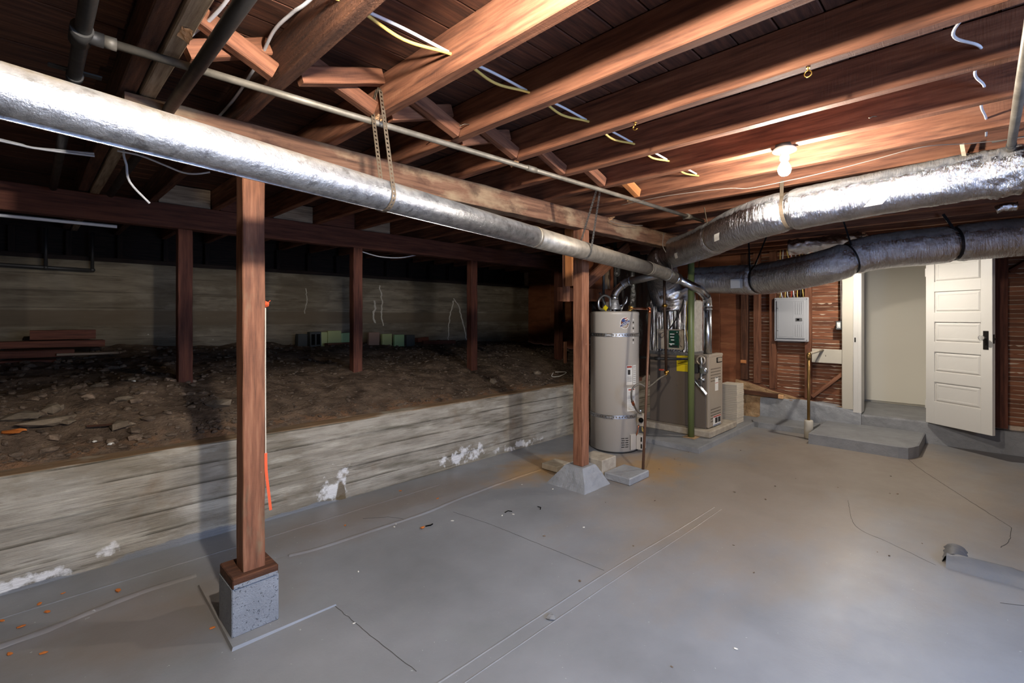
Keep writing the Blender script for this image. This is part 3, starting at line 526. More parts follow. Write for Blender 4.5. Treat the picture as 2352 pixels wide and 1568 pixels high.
for i, (xa, xb) in enumerate([(.70,1.045),(1.11,1.453),(1.52,1.87),(1.935,2.285),(2.35,2.68)]):
    timber('blocking', ((xa+.003),4.47,2.34), ((xb-.003),4.47,2.34), .05, .15, m_darkbeam if i % 2 else m_grey, jit=.001, seg=3,
           label=['blocking in the first joist gap above the rear beam, left end','blocking in the second joist gap above the rear beam','blocking in the third joist gap above the rear beam','blocking in the fourth joist gap above the rear beam','blocking in the fifth joist gap above the rear beam, right end'][i], cat='blocking', group='blocking above the rear beam')
# ------------------------------------------------------------------ setting: enclosing walls, doorway behind the camera, door wall
def xf(g, M):
    g.v = [tuple(M @ Vector(v)) for v in g.v]; return g
g = G().box(-3,-1.8,-.1,.98,-1.7,2.45).box(2.52,-1.8,-.1,8.3,-1.7,2.45).box(.98,-1.8,1.88,2.52,-1.7,2.45).box(.98,-1.8,-.1,2.52,-1.7,.82)
ob('wall_near', g, m_rawc, kind='structure', origin=(0,0,0))
g = G().box(.98,-1.78,.82,2.52,-1.72,.86).box(.98,-1.78,1.84,2.52,-1.72,1.88).box(.98,-1.78,.86,1.02,-1.72,1.84).box(2.48,-1.78,.86,2.52,-1.72,1.84).box(1.735,-1.77,.86,1.765,-1.73,1.84)
ob('window_1', g, m_rough, kind='structure')
ob('wall_back', G().box(-3.1,-1.8,-.1,-3,6.8,2.45), m_far, kind='structure', origin=(0,0,0))
wr = ob('wall_right', G().box(7.108,-1.7,.1,7.17,.40,2.45).box(7.108,1.13,.1,7.17,2.50,2.45).box(7.108,.40,2.12,7.17,1.13,2.45).box(7.06,2.46,.1,7.17,6.8,2.45), m_plaster, kind='structure', origin=(0,0,0))
sill_z = lambda y: lerp_list([1.24,1.65,2.0,2.33,2.47], [.268,.369,.438,.524,.55], y)
for i in range(44):
    z = .30+.046*i+.004
    y0 = 1.25; y1 = 2.47
    if z < .52:      # laths stop at the sloping sill
        for q in range(60):
            if sill_z(y1)-.05 > z and y1 > 1.30: y1 -= .02
    if y1 > 1.32:
        dzz = random.uniform(-.003,.003)
        timber('lath', (7.099,y0,z+dzz), (7.099,y1,z+dzz+random.uniform(-.004,.004)), .008, .0405, m_lath, wr, jit=.0016, ch=.0015, seg=8)
    timber('lath', (7.099,-1.6,z+random.uniform(-.003,.003)), (7.099,.33,z+random.uniform(-.004,.004)), .008, .0405, m_lath, wr, jit=.0016, ch=.0015, seg=10)
g = G()
for i in range(44):
    z = .323+.046*i+.004
    for (ya, yb_) in ((-1.5,.33),(1.26,2.4)):
        y = ya
        while y < yb_:
            L = random.uniform(.05,.22)
            if random.random() < (.75 if i % 5 else .95) and not (z < sill_z(max(1.25,y))-.02 and ya > 0):
                n = max(3, int(L/.02)); big = random.random() < .16; P = []
                vs = []; am = random.uniform(.002,.0045) if not big else random.uniform(.010,.018)
                for k in range(n+1):
                    yy = y+L*k/n; e = math.sin(PI*k/n)**.5; dr = am*e*(1+.6*nz(yy*30, i, 2)); vs += [(7.100, yy, z+.002*e+.002), (7.0935-.003*e, yy, z+.001*e), (7.0925-.003*e, yy, z-dr*.6), (7.096, yy, z-dr)]
                g.add(vs, [(k*4+j, k*4+j+1, k*4+5+j, k*4+4+j) for k in range(n) for j in range(3)], True)
            y += L*random.uniform(.9,1.3)
ob('plaster_keys', g, m_plaster, wr, kind='stuff')
for (ya, yb_, m) in [(2.35,2.436,m_rough),(2.193,2.27,m_joist),(1.993,2.07,m_joist),(1.585,1.653,m_joist),(-.16,-.06,m_darkbeam),(-.62,-.55,m_darkbeam)]:
    zz = (sill_z((ya+yb_)/2)-.005) if ya > 0 else .262
    timber('stud', (7.043,(ya+yb_)/2,zz), (7.043,(ya+yb_)/2,2.42), .09, yb_-ya, m, wr, up=(0,1,0), seg=9, jit=.001)
timber('sloping_sill', (7.04,2.46,.508), (7.04,1.22,.236), .085, .045, m_joist, wr, seg=8)
timber('header', (7.04,1.25,2.18), (7.04,-.3,2.18), .09, .12, m_darkbeam, wr, seg=6)
timber('corner_brace', (7.05,-.17,1.86), (7.05,-.75,2.3), .03, .09, m_darkbeam, wr, up=(1,0,0), seg=4)
timber('notched_board', (6.985,1.250,.909), (6.985,1.565,.911), .025, .172, m_trimw, wr, seg=4, jit=.001)
timber('diagonal_brace', (7.045,1.575,.385), (7.045,1.25,.70), .045, .055, m_post, wr, up=(1,0,0), seg=4)
ob('drilled_hole', G().lathe((6.9722,1.405,.915), [(.0,0),(.016,0),(.016,.001)], 14, 'x'), m_hole, wr)
ob('mortar_wash', G().grid(lambda u, v: (6.975+.02*v+.016*nz(u*12, v*6, 3)+.1*max(0,v-.8), 2.5-1.28*u, (.30)+(max(.005, sill_z(2.5-1.28*u)-.03-.30))*min(1,v/.8)), 60, 14), m_rawc, wr)
timber('ledger', (6.945,2.47,.375), (6.955,1.95,.352), .05, .055, m_rough, wr, seg=4)
ob('ledger_end_block', G().box(6.93,1.885,.325,6.975,1.945,.378,.005), m_chipwood, wr)
timber('nailing_cleat', (6.992,2.43,.775), (6.992,2.36,.775), .02, .045, m_new, wr, seg=2)
for i in range(6):
    ya = 2.44+.30*i
    if i < 2: timber('plywood_panel', (7.05,ya+.15,.42), (7.05,ya+.15,2.42), .02, .298, m_ply, wr, up=(0,1,0), seg=6, jit=.0006, ch=.002)
for i in range(6): timber('dark_plywood_panel', (7.05,3.06+.575*i+.28,.5), (7.05,3.06+.575*i+.28,2.42), .02, .57, m_ply, wr, up=(0,1,0), seg=6, jit=.0006, ch=.002)
# plinth under the door wall
def plin(y0, y1, xf_, top, n, amp, name, m):
    def fn(u, v):
        y = y0+(y1-y0)*u; t = top(y)
        if v < .6: z = t*v/.6; return (xf_-amp*nz(y*7, z*9, 1)-amp*.5*nz(y*25, z*25, 2)+.02*(z/t)*amp/.012, y, z)
        q = (v-.6)/.4; return (xf_+.02+.2*q, y, t+amp*.6*nz(y*9, q*4, 6))
    return ob(name, G().grid(fn, n, 24), m, wr, origin=(0,0,0))
ptop = lambda y: lerp_list([1.06,1.19,1.49,1.68,2.15,2.7], [.255,.293,.322,.338,.318,.324], y)
plin(1.055, 2.17, 6.95, ptop, 70, .012, 'painted_plinth', m_paintc)
plin(2.165, 2.9, 6.955, ptop, 50, .016, 'bare_concrete_plinth', m_rawc)
plin(-1.7, 1.06, 7.0, lambda y: .236, 120, .008, 'plain_plinth', m_paintdk)
# little hall behind the doorway
ob('light_leak_block', G().box(7.04,-1.7,-.1,8.3,6.8,.19), m_rawc, wr)  # unseen solid block added to stop outside light leaking under the wall
ob('floor_hall', G().box(7.02,-.4,.2,8.3,1.5,.236,.002), m_paintdk, kind='structure', origin=(0,0,0))
hall = ob('wall_hall', G().box(8.14,-.4,.236,8.2,1.6,2.45).box(7.17,1.35,.236,8.2,1.42,2.45).box(7.17,.05,.236,8.2,.12,2.45).box(7.05,.0,2.40,8.2,1.4,2.45), m_hall, kind='structure', origin=(0,0,0))
ob('hall_panel', G().box(8.115,.13,.262,8.14,1.34,2.4,.002), m_hall, hall)
# trims
timber('trim_1', (6.985,1.192,.285), (6.985,1.192,2.22), .03, .112, m_trimw, up=(0,1,0), seg=8, jit=.0012, kind='structure')
g = G().box(6.975,1.055,.25,7.17,1.135,2.2,.003).box(6.968,1.085,.25,6.985,1.135,2.2,.003); t2 = ob('trim_2', g, m_white, kind='structure', origin=(0,0,0))
ob('strike_plate', G().box(6.9655,1.108,1.095,6.968,1.122,1.15,.0005), m_bronze, t2)
ob('trim_3', G().box(6.985,.40,.24,7.17,.455,2.2,.003).box(6.985,.27,.24,7.0,.40,2.2,.003), m_white, kind='structure', origin=(0,0,0))
ob('trim_4', G().box(6.985,.455,2.115,7.17,1.055,2.2,.003), m_white, kind='structure', origin=(0,0,0))
# the white five-panel door, swung open towards the room
Hd = Vector((6.985,.474,.237)); uu = Vector((-.582,-.813,0)).normalized(); nn = Vector((-.813,.582,0)).normalized()
MD = Matrix.Translation(Hd) @ Matrix((uu, nn, Vector((0,0,1)))).transposed().to_4x4()
DW, DH, DT = .636, 1.87, .036
pz = [(.242,.456),(.567,.783),(.892,1.106),(1.210,1.433),(1.539,1.759)]
g = G().box(0,-DT,0,.09,0,DH,.002).box(.536,-DT,0,DW,0,DH,.002); zz = [0]+[a for p in pz for a in p]+[DH]
for i in range(0, len(zz), 2): g.box(.089,-DT,zz[i],.537,0,zz[i+1],.001)
door = ob('door_1', xf(g, MD), m_white, kind='structure', origin=tuple(Hd))
for (a, b) in pz:
    g = G().box(.09,-DT+.008,a,.536,-.013,b,.0005); x0, x1, z0, z1 = .098, .528, a+.008, b-.008
    vs = []
    for (ins, d) in ((0,-.013),(.014,-.0035),(.030,-.0035),(.032,-.006)):
        vs += [(x0+ins,d,z0+ins),(x1-ins,d,z0+ins),(x1-ins,d,z1-ins),(x0+ins,d,z1-ins)]
    g.add(vs, [(k*4+j,k*4+(j+1)%4,k*4+4+(j+1)%4,k*4+4+j) for k in range(3) for j in range(4)]+[(12,13,14,15)])
    ob('door_panel', xf(g, MD), m_white, door)
pl = ob('door_plate', xf(G().box(.558,-.001,.838,.604,.004,1.022,.0015).box(.564,.003,.85,.598,.006,1.01,.002), MD), m_bronze, door)
ob('door_knob', xf(G().lathe((.578,0,.955), [(.010,.004),(.008,.03)], 12, 'y').sphere((.578,.052,.955), .027, 12, (1,.85,1)), MD), m_knob, pl)
ob('keyhole', xf(G().lathe((.582,0,.885), [(.0,.0058),(.005,.0062),(.005,.0066)], 10, 'y'), MD), m_hole, pl)
ob('edge_latch', xf(G().box(DW-.0005,-.028,.90,DW+.001,-.008,.99,.0005).box(DW,-.024,.935,DW+.012,-.012,.955,.002), MD), m_bronze, door)
for z in (.2, 1.65): ob('hinge', xf(G().box(-.012,-.03,z-.045,.002,-.004,z+.045,.001).lathe((-.006,-.036,z-.045), [(.006,0),(.006,.09)], 10), MD), m_white, door)
# steps
g = G(); P = [(6.06,1.395),(6.06,.62),(6.085,.545),(6.16,.512),(6.27,.478),(7.0,.478),(7.0,1.40)]
vs = [(x,y,0) for x,y in P]+[(x+(.012 if x < 6.3 else 0),y,.108) for x,y in P]+[(x+(.03 if x < 6.3 else 0),y+(.012 if y < .7 else 0),.114) for x,y in P]; n = len(P)
g.add(vs, [(k*n+j,k*n+(j+1)%n,k*n+n+(j+1)%n,k*n+n+j) for k in range(2) for j in range(n)]+[tuple(range(2*n,3*n))])
ob('concrete_step', g, m_paintdk, label='low grey concrete step in front of the white door', cat='step', origin=(6.5,.95,0))
g = G(); P = [(6.52,1.49),(6.50,2.05),(6.53,2.12),(6.6,2.16),(6.96,2.16),(6.96,1.47)]
vs = [(x,y,0) for x,y in P]+[(x+.01,y,.062) for x,y in P]+[(x+.025,y,.068) for x,y in P]; n = len(P)
g.add(vs, [(k*n+j,k*n+(j+1)%n,k*n+n+(j+1)%n,k*n+n+j) for k in range(2) for j in range(n)]+[tuple(range(2*n,3*n))])
ob('concrete_step', g, m_paintdk, label='thin grey concrete step left of the brass pipe by the plinth', cat='step', origin=(6.7,1.8,0))
g = G(); g.grid(lambda u, v: (3.60+.15*v+.016*nz(u*9, 2, 0), .16-1.4*u, (.0+.062*math.sin(PI*min(1,max(0,v)))**.6*(1 if u > .02 else .9))*(1+.15*nz(u*20, v*3, 1))), 60, 10)
rg = ob('concrete_curb', g, m_curb, label='low grey painted concrete ridge on the floor at the right edge', cat='curb', origin=(3.7,-.5,0))
ob('curb_return', G().grid(lambda u, v: (3.68+.26*u, .08+.10*v+.012*nz(u*8, v*3, 4), .06*math.sin(PI*v)**.6*(1-.5*u)), 14, 8), m_curb, rg)
# ------------------------------------------------------------------ round galvanized vent pipe
vp = thing('vent_pipe', 'long round galvanized vent pipe slung below the weathered beam', 'pipe', (2.1,1.95,1.8))
A, B = Vector((-1.6,1.31,1.925)), Vector((4.25,2.33,1.868)); dA = (B-A).normalized()
ax = lambda x: A+(B-A)*((x-A.x)/(B.x-A.x))
s1 = ob('pipe_section', G().tube([ax(x) for x in (-1.6,-.6,.4,1.2,2.2)], .0635, 40), m_galv, vp)
s2 = ob('pipe_section', G().tube([ax(x) for x in (2.17,3.0,3.7,4.22)], .0645, 40), m_galvd, vp)
s3 = ob('pipe_section', G().tube([ax(4.20), ax(4.3), (4.72,2.385,1.845), (4.93,2.40,1.822)], .0635, 36), m_galvd, vp)
up = dA.orthogonal().normalized(); sd = dA.cross(up)
if abs(sd.z) > abs(up.z): up, sd = sd, up
if up.z < 0: up = -up
if sd.y > 0: sd = -sd
ang = math.radians(-42); o_ = sd*math.cos(ang)+up*math.sin(ang)
ob('lock_seam', G().ribbon([ax(x)+o_*.0645 for x in (-1.6,0,1,2.18)], sd*math.sin(-ang)+up*math.cos(ang), .005, .003), m_flue, s1)
for (x, r) in ((2.19,.0665),(4.22,.0665)): ob('joint_collar', G().tube([ax(x-.02), ax(x+.008)], r, 40), m_galvd, vp)
ob('joint_collar', G().tube([(4.70,2.383,1.846),(4.72,2.385,1.845)], .068, 36), m_galv, vp)
ob('reducer', G().tube([(4.92,2.40,1.823),(4.98,2.39,1.808),(5.0,2.385,1.80)], [.0665,.064,.046], 36), m_flue, vp)
fp = thing('flue_pipe', 'narrow shiny flue pipe rising from the furnace top and bending to the vent pipe', 'pipe', (5.5,2.275,.965))
ob('sloping_section', G().tube([(4.99,2.380,1.803),(5.25,2.262,1.70),(5.43,2.262,1.628)], .046, 30), m_flue, fp)
el = ob('elbow', G().tube(smooth_path([(5.42,2.262,1.632),(5.465,2.268,1.605),(5.495,2.275,1.565),(5.50,2.275,1.51)], .012), .0485, 30), m_flue, fp)
ob('riser', G().tube([(5.50,2.275,1.53),(5.50,2.275,1.2),(5.50,2.275,.966)], .046, 30), m_flue, fp)
for z in (1.52,1.485): ob('crimp_ring', G().tube([(5.50,2.275,z-.006),(5.50,2.275,z+.006)], .0505, 30), m_galv, fp)
hv = thing('heater_vent', 'small shiny vent pipe bending from the water heater top to the vent pipe', 'pipe', (4.44,2.84,1.53))
ob('riser', G().tube([(4.44,2.84,1.575),(4.44,2.84,1.63)], .040, 24), m_flue, hv)
ob('elbow', G().tube(smooth_path([(4.44,2.84,1.62),(4.443,2.825,1.66),(4.46,2.79,1.71),(4.475,2.75,1.745)], .015), .041, 24), m_flue, hv)
ob('elbow', G().tube(smooth_path([(4.473,2.755,1.742),(4.482,2.72,1.765),(4.485,2.67,1.775)], .012), .043, 24), m_galv, hv)
ob('branch', G().tube([(4.484,2.68,1.775),(4.50,2.55,1.795),(4.53,2.39,1.83)], .041, 24), m_galvd, hv)
for (p, q) in (((4.484,2.685,1.773),(4.485,2.668,1.776)),((4.468,2.765,1.735),(4.474,2.752,1.744))): ob('crimp_ring', G().tube([p, q], .0455, 24), m_galv, hv)
# perforated straps round the vent pipe
def sling(name, c, top_a, top_b, r, w, m, lb, pitch=.019):
    c = Vector(c); f = -sd if False else sd      # sd points to the camera side (-y)
    arc = [c+(f*math.cos(a)+up*math.sin(a))*r for a in [math.radians(t) for t in range(40, -221, -12)]]
    P = [Vector(top_a)]+[Vector(top_a).lerp(arc[0], q) for q in (.3,.6,.85)]+arc+[arc[-1].lerp(Vector(top_b), q) for q in (.3,.7,1)]
    return ob(name, G().ribbon(P, dA, w, .0015, holes=pitch), m, label=lb, cat='strap')
sp = sling('pipe_strap', ax(1.035), (1.040,1.80,2.345), (1.040,1.875,2.32), .0665, .021, m_strap, 'dusty brown perforated strap looped under the vent pipe from the bright joist')
ob('strap_tail', G().ribbon([(1.041,1.80,2.34),(1.040,1.83,2.36),(1.038,1.86,2.30)], (0,1,.3), .020, .0015, holes=.019), m_strap, sp)
sling('pipe_strap', ax(2.84), (2.745,1.86,2.31), (2.745,1.885,2.30), .0668, .024, m_strapb, 'bright perforated strap holding the vent pipe beside the second post')
# ------------------------------------------------------------------ flexible foil ducts
from mathutils.bvhtree import BVHTree
BVH = {}
def duct(name, pts, radii, lb, m, straps, crumple=None, n=72, seed=0):
    P = smooth_path(pts, .0065); L = [0]
    for i in range(1, len(P)): L.append(L[-1]+(P[i]-P[i-1]).length)
    ks = []; j = 0
    for q in pts: 
        b = min(range(len(P)), key=lambda i: (P[i]-Vector(q)).length); ks.append(L[b])
    R = [lerp_list(ks, radii, l) for l in L]; sl = []
    for s_ in straps: sl.append(L[min(range(len(P)), key=lambda i: (P[i]-Vector(s_)).length)])
    def rf(i, a):
        l = L[i]; k = 1+.022*nz(l*9, a*1.5, seed)+.014*nz(l*42, a*3, seed+3)+.012*nz(l*95, a*1.6, seed+4)+.006*nz(l*160, a*6, seed+9)
        for s_ in sl:
            d = abs(l-s_); k *= 1-.13*math.exp(-(d/.03)**2); k *= 1+.05*math.exp(-(d/.09)**2)*nz(a*7, l*20, seed+5)
        if crumple and l < crumple:
            f = 1-l/crumple; k *= 1+f*(.15*nz(l*16, a*2.2, seed+1)+.10*abs(nz(l*40, a*5, seed+2)))
        return k
    th = thing(name, lb, 'duct', tuple(sum((Vector(p) for p in pts), Vector())/len(pts)-Vector((0,0,.15))))
    gg = G().tube(P, R, n, rf=rf); BVH[th.name] = BVHTree.FromPolygons(gg.v, gg.f); ob('foil_jacket', gg, m, th)
    return th, P, R, L
D1 = [(3.50,-.13,2.135),(3.49,.107,2.133),(3.46,.5,2.108),(3.44,.93,2.075),(3.60,1.25,2.055),(3.93,1.575,2.04),(4.47,2.02,2.06),(4.97,2.53,2.065),(5.25,2.72,1.95),(5.45,2.78,1.80),(5.52,2.76,1.58)]
R1 = [.118,.122,.124,.130,.135,.138,.145,.158,.18,.20,.19]
d1, P1, RR1, L1 = duct('foil_duct', D1, R1, 'upper fat foil duct hanging under the joists below the bare bulb', m_foil, [(3.45,.90,2.08),(3.86,1.5,2.045),(4.85,2.40,2.05)], crumple=.42, seed=2)
D2 = [(5.66,2.50,1.84),(5.60,2.1,1.82),(5.50,1.75,1.80),(5.30,1.35,1.82),(5.17,1.03,1.865),(5.32,.74,1.97),(5.52,.35,2.01),(5.62,.16,2.03),(5.80,-.18,2.06),(6.0,-.7,2.08),(6.1,-1.4,2.09)]
R2 = [.15,.16,.166,.162,.155,.158,.160,.158,.158,.16,.16]
d2, P2, RR2, L2 = duct('foil_duct', D2, R2, 'lower dark-topped foil duct running in front of the white door', m_foil, [(5.50,1.72,1.80),(5.24,.88,1.91),(5.60,.20,2.03)], seed=11)
def band(P, R, at, w, m, parent, ex=1.0, name='hanger_strap'):
    i = min(range(len(P)), key=lambda i: (P[i]-Vector(at)).length); T = (P[i+1]-P[i-1]).normalized(); u = T.orthogonal().normalized(); v = T.cross(u); r = R[i]*.905*ex
    ring = [P[i]+(u*math.cos(a)+v*math.sin(a))*r for a in [2*PI*k/40 for k in range(41)]]; g = G().ribbon(ring, T, w, .003)
    return g, T, P[i], r
for (P, R, at, th, m, w, tops) in [(P1,RR1,(3.45,.90,2.08),d1,m_strap,.022,[(3.40,.93,2.27)]),(P1,RR1,(3.86,1.5,2.045),d1,m_strap,.014,[(3.80,1.60,2.27)]),
        (P2,RR2,(5.60,.20,2.03),d2,m_strapk,.022,[(5.47,.26,2.27)]),(P2,RR2,(5.50,1.72,1.80),d2,m_strapk,.020,[(5.40,1.80,2.27),(5.66,1.70,2.27)]),(P2,RR2,(5.24,.88,1.91),d2,m_strapk,.014,[(5.20,.92,2.27)])]:
    g, T, c, r = band(P, R, at, w, m, th)
    for t in tops:
        tt = Vector(t); o2 = (tt-c); o2 = (o2-T*o2.dot(T)).normalized(); side = o2.cross(T); lo = c+Vector((-1 if True else 1,0,0))*r*.9+Vector((0,0,.02)); lo = lo-T*(lo-c).dot(T)
        g.ribbon([tt, tt.lerp(lo, .5), lo], T, w, .003)
    ob('hanger_strap', g, m, th)
def sticker(P, R, at, ang, w, h, th, m=None):
    i = min(range(len(P)), key=lambda i: (P[i]-Vector(at)).length); T = (P[i+1]-P[i-1]).normalized(); u = Vector((0,0,1)); u = (u-T*u.z).normalized(); v = T.cross(u)
    if v.x > 0: v = -v
    rows = []
    for a in (-1,-.5,0,.5,1):
        q = math.radians(ang)+a*h/2/R[i]; d = v*math.cos(q)+u*math.sin(q)
        rows += [(BVH[th.name].ray_cast(P[i]+T*w/2*s_+d*.6, -d)[0] or P[i]+d*R[i])+d*.004 for s_ in (-1,1)]
    ob('paper_label', G().add(rows, [(k*2,k*2+1,k*2+3,k*2+2) for k in range(4)]), m or m_paper, th)
sticker(P1, RR1, (3.47,.38,2.11), -30, .085, .045, d1); sticker(P1, RR1, (3.63,1.29,2.05), -28, .075, .05, d1); sticker(P1, RR1, (4.42,1.98,2.05), -30, .08, .05, d1)
ob('damper_box', G().box(5.27,1.84,1.70,5.35,1.94,1.80,.004), m_panelg, d2)
# crumpled boot at the near end of the upper duct and dark foil behind
fb = thing('duct_boot', 'crumpled foil boot beside the end of the upper foil duct at the right edge', 'boot', (3.72,-.22,2.10))
g = G().tube(smooth_path([(3.62,-.16,2.17),(3.74,-.26,2.17),(3.86,-.42,2.19)], .012), .075, 36, rf=lambda i, a: 1+.2*nz(i*.22, a*2, 4)+.1*nz(i*.6, a*5, 9)); ob('foil_jacket', g, m_foil2, fb)
ob('tape_flap', G().tube(smooth_path([(3.66,-.10,2.24),(3.72,-.16,2.23),(3.8,-.2,2.24)], .012), .03, 20, rf=lambda i, a: 1+.4*nz(i*.3, a*3, 2)), m_foil2, fb)
tl = thing('foil_tie', 'twisted foil tape tail hanging from the thin wire above the duct end', 'tape', (3.44,.1,2.24))
for dx in (0,.035): ob('tape_tail', G().ribbon([(3.42+dx,.09,2.30),(3.43+dx*1.4,.085,2.26),(3.43+dx*2,.08,2.225)], (.4,1,0), .018, .001), m_strap, tl)
ob('foil_bundle', G().tube(smooth_path([(5.9,1.55,2.16),(5.95,1.2,2.17),(6.0,.9,2.19)], .015), .08, 30, rf=lambda i, a: 1+.3*nz(i*.25, a*2, 14)+.15*nz(i*.6, a*5, 3)), m_foil2, label='crumpled dark foil bundle above the lower duct, left of the hanging strap', cat='foil')
ob('foil_scrap', G().tube(smooth_path([(5.1,-.05,2.2),(5.1,-.1,2.215),(5.12,-.16,2.21)], .01), .03, 20, rf=lambda i, a: 1+.4*nz(i*.4, a*3, 24)), m_foil2, label='small shiny foil scrap above the lower duct at the far right', cat='foil')
# ------------------------------------------------------------------ conduits, pipes, cables
def pipe(name, pts, r, m, lb, cat='pipe', n=14, smooth=False, group=None):
    return ob(name, G().tube(smooth_path(pts, .03) if smooth else pts, r, n), m, label=lb, cat=cat, group=group)
cd = thing('conduit', 'long thin grey conduit crossing below the joists from the black pipe tee', 'conduit', (2.1,1.85,2.22))
ob('conduit_tube', G().tube([(.13,1.905,2.235),(1.2,1.87,2.238),(2.6,1.815,2.238),(4.16,1.76,2.236)], .0135, 16), m_conduit, cd)
ob('coupling', G().tube([(.165,1.904,2.235),(.195,1.903,2.235)], .019, 16), m_conduit, cd)
ob('coupling', G().tube([(1.98,1.838,2.238),(2.05,1.836,2.238)], .0165, 16), m_conduit, cd)
ob('tee_coupling', G().tube([(3.86,1.77,2.237),(3.93,1.768,2.237)], .021, 16).tube([(3.90,1.769,2.237),(3.90,1.82,2.235)], .016, 12), m_conduit, cd)
bp = thing('water_pipe', 'dark pipe with a tee at the upper left corner, running under the patch boards', 'pipe', (.12,1.5,2.2))
ob('pipe_tube', G().tube([(.105,-.8,2.235),(.115,1.6,2.235),(.122,4.3,2.235)], .020, 18), m_iron, bp)
ob('tee', G().tube([(.113,1.86,2.235),(.113,1.95,2.235)], .027, 18).tube([(.113,1.905,2.235),(.165,1.904,2.235)], .021, 18), m_iron, bp)
ob('pipe_strap', G().tube([(.118,2.24,2.235),(.118,2.27,2.235)], .0235, 16).box(.05,2.24,2.25,.19,2.27,2.256,.001), m_iron, bp)
pipe('water_pipe', [(.402,-.8,2.225),(.400,1.6,2.225),(.398,4.2,2.225)], .021, m_black, 'black iron pipe just right of the doubled joist at the upper left', n=18)
rc = thing('conduit', 'grey conduit under the joists along the right edge of the frame', 'conduit', (2.8,-.09,2.2))
ob('conduit_tube', G().tube([(1.2,-.095,2.225),(2.6,-.088,2.225),(3.72,-.085,2.222)], .0165, 16), m_conduit, rc)
ob('conduit_clip', G().tube([(3.30,-.086,2.222),(3.325,-.086,2.222)], .019, 14).tube([(3.31,-.16,2.25),(3.31,-.02,2.25)], .004, 8), m_iron, rc)
def cable(pts, r, m, lb, cat='cable', flat=None, group=None):
    P = smooth_path(pts, .02)
    return ob('cable', G().tube(P, r, 8), m, label=lb, cat=cat, group=group)
def sag(y, z, xs, d, dy):
    P = []
    for i in range(len(xs)-1):
        P += [(xs[i], y, z), ((xs[i]+xs[i+1])/2, y+dy, z-d)]
    return P+[(xs[-1], y, z)]
hx = [.30,.665,1.075,1.483,1.90,2.314,2.711,3.12]
cable(sag(1.355, 2.337, hx, -.012, .01), .0055, m_wcable, 'white cable of the pair threaded through the joists across the ceiling')
cable(sag(1.340, 2.325, hx, .016, .02), .0055, m_ycable, 'yellow cable of the pair threaded through the joists across the ceiling')
cable([(1.5,.03,2.33),(1.9,.02,2.318),(2.08,.075,2.30),(2.29,.012,2.316),(2.5,.03,2.31),(2.69,.005,2.318),(2.9,.015,2.31),(3.10,.0,2.308),(3.4,.0,2.31)], .0048, m_wcable, 'white cable looping through the joists at the upper right')
cable([(.452,.8,2.40),(.445,1.60,2.395),(.425,1.80,2.375),(.395,1.93,2.36),(.385,2.05,2.35),(.382,2.5,2.36),(.38,3.4,2.36)], .006, m_wcable, 'white cable stapled along the grey joist, left of the black iron pipe')
cable([(.628,.7,2.40),(.632,1.45,2.402),(.612,1.62,2.395),(.60,1.75,2.385),(.618,1.95,2.37),(.63,2.2,2.35),(.628,2.45,2.33),(.632,3.2,2.33)], .006, m_wcable, 'white cable running along the rough dark joist beside the cross brace')
cable([(-.9,3.2,2.26),(-.085,3.2,2.208),(0,3.2,2.196),(.133,3.2,2.21),(.24,3.2,2.222)], .0055, m_wcable, 'upper of two white cables below the vent pipe at the far left')
cable([(-.9,3.18,2.25),(-.085,3.18,2.198),(.05,3.18,2.193),(.24,3.18,2.205)], .0055, m_wcable, 'lower of two white cables below the vent pipe at the far left')
cable([(.31,3.0,2.205),(.40,3.0,2.203),(.493,3.0,2.179),(.577,3.0,2.157),(.64,3.0,2.163),(.70,3.0,2.185)], .005, m_wcable, 'cream cable drooping under the joists left of the near post')
cable([(.335,3.02,2.262),(.337,3.02,2.19),(.347,3.02,2.15),(.352,3.02,2.09),(.375,3.02,2.045),(.44,3.02,1.975)], .0055, m_wcable, 'grey-white cable dangling below the doubled joist')
cable([(2.355,4.527,2.076),(2.44,4.527,2.055),(2.62,4.53,2.03),(2.85,4.53,2.04),(3.05,4.524,2.085)], .006, m_wcable, 'white cable drooping under the rear beam right of the second rear post')
cable([(3.0,1.86,2.20),(2.96,1.52,2.195),(3.03,1.15,2.19),(3.08,1.02,2.178),(3.09,.8,2.185),(3.09,.62,2.195),(3.095,.42,2.215),(3.10,.22,2.235),(3.24,.05,2.245),(3.3,-.12,2.245),(3.4,-.5,2.25)], .0022, m_wire, 'thin grey wire strung along the joist above the upper foil duct', cat='wire')
cable([(3.9,2.2,2.22),(3.6,2.25,2.2),(3.5,2.28,2.215)], .003, m_wire, 'thin wire drooping beside the beam near the upper duct', cat='wire')
ob('wire_tie', G().tube(smooth_path([(4.55,2.328,2.25),(4.52,2.325,2.12),(4.56,2.30,2.03),(4.66,2.30,1.93),(4.70,2.312,1.85)], .02), .004, 8), m_wire, label='thin wire tie from the beam down to the vent pipe end', cat='wire')
wc = pipe('white_conduit', [(-1.2,4.62,2.065),(-.125,4.62,2.068),(.475,4.62,2.072)], .012, m_wcable, 'white painted conduit ending just under the dark rear beam at the left', cat='conduit')
wpip = thing('water_pipe', 'dark pipes with two risers on the far concrete wall at the left', 'pipe', (.1,6.4,1.86))
ob('pipe_tube', G().tube([(-1.5,6.42,1.90),(.12,6.42,1.872),(.455,6.42,1.868)], .017, 12), m_iron, wpip)
for x in (.13, .468): ob('riser', G().tube([(x,6.42,1.872),(x,6.42,2.25)], .015, 12).sphere((x,6.42,1.872), .024, 10), m_iron, wpip)
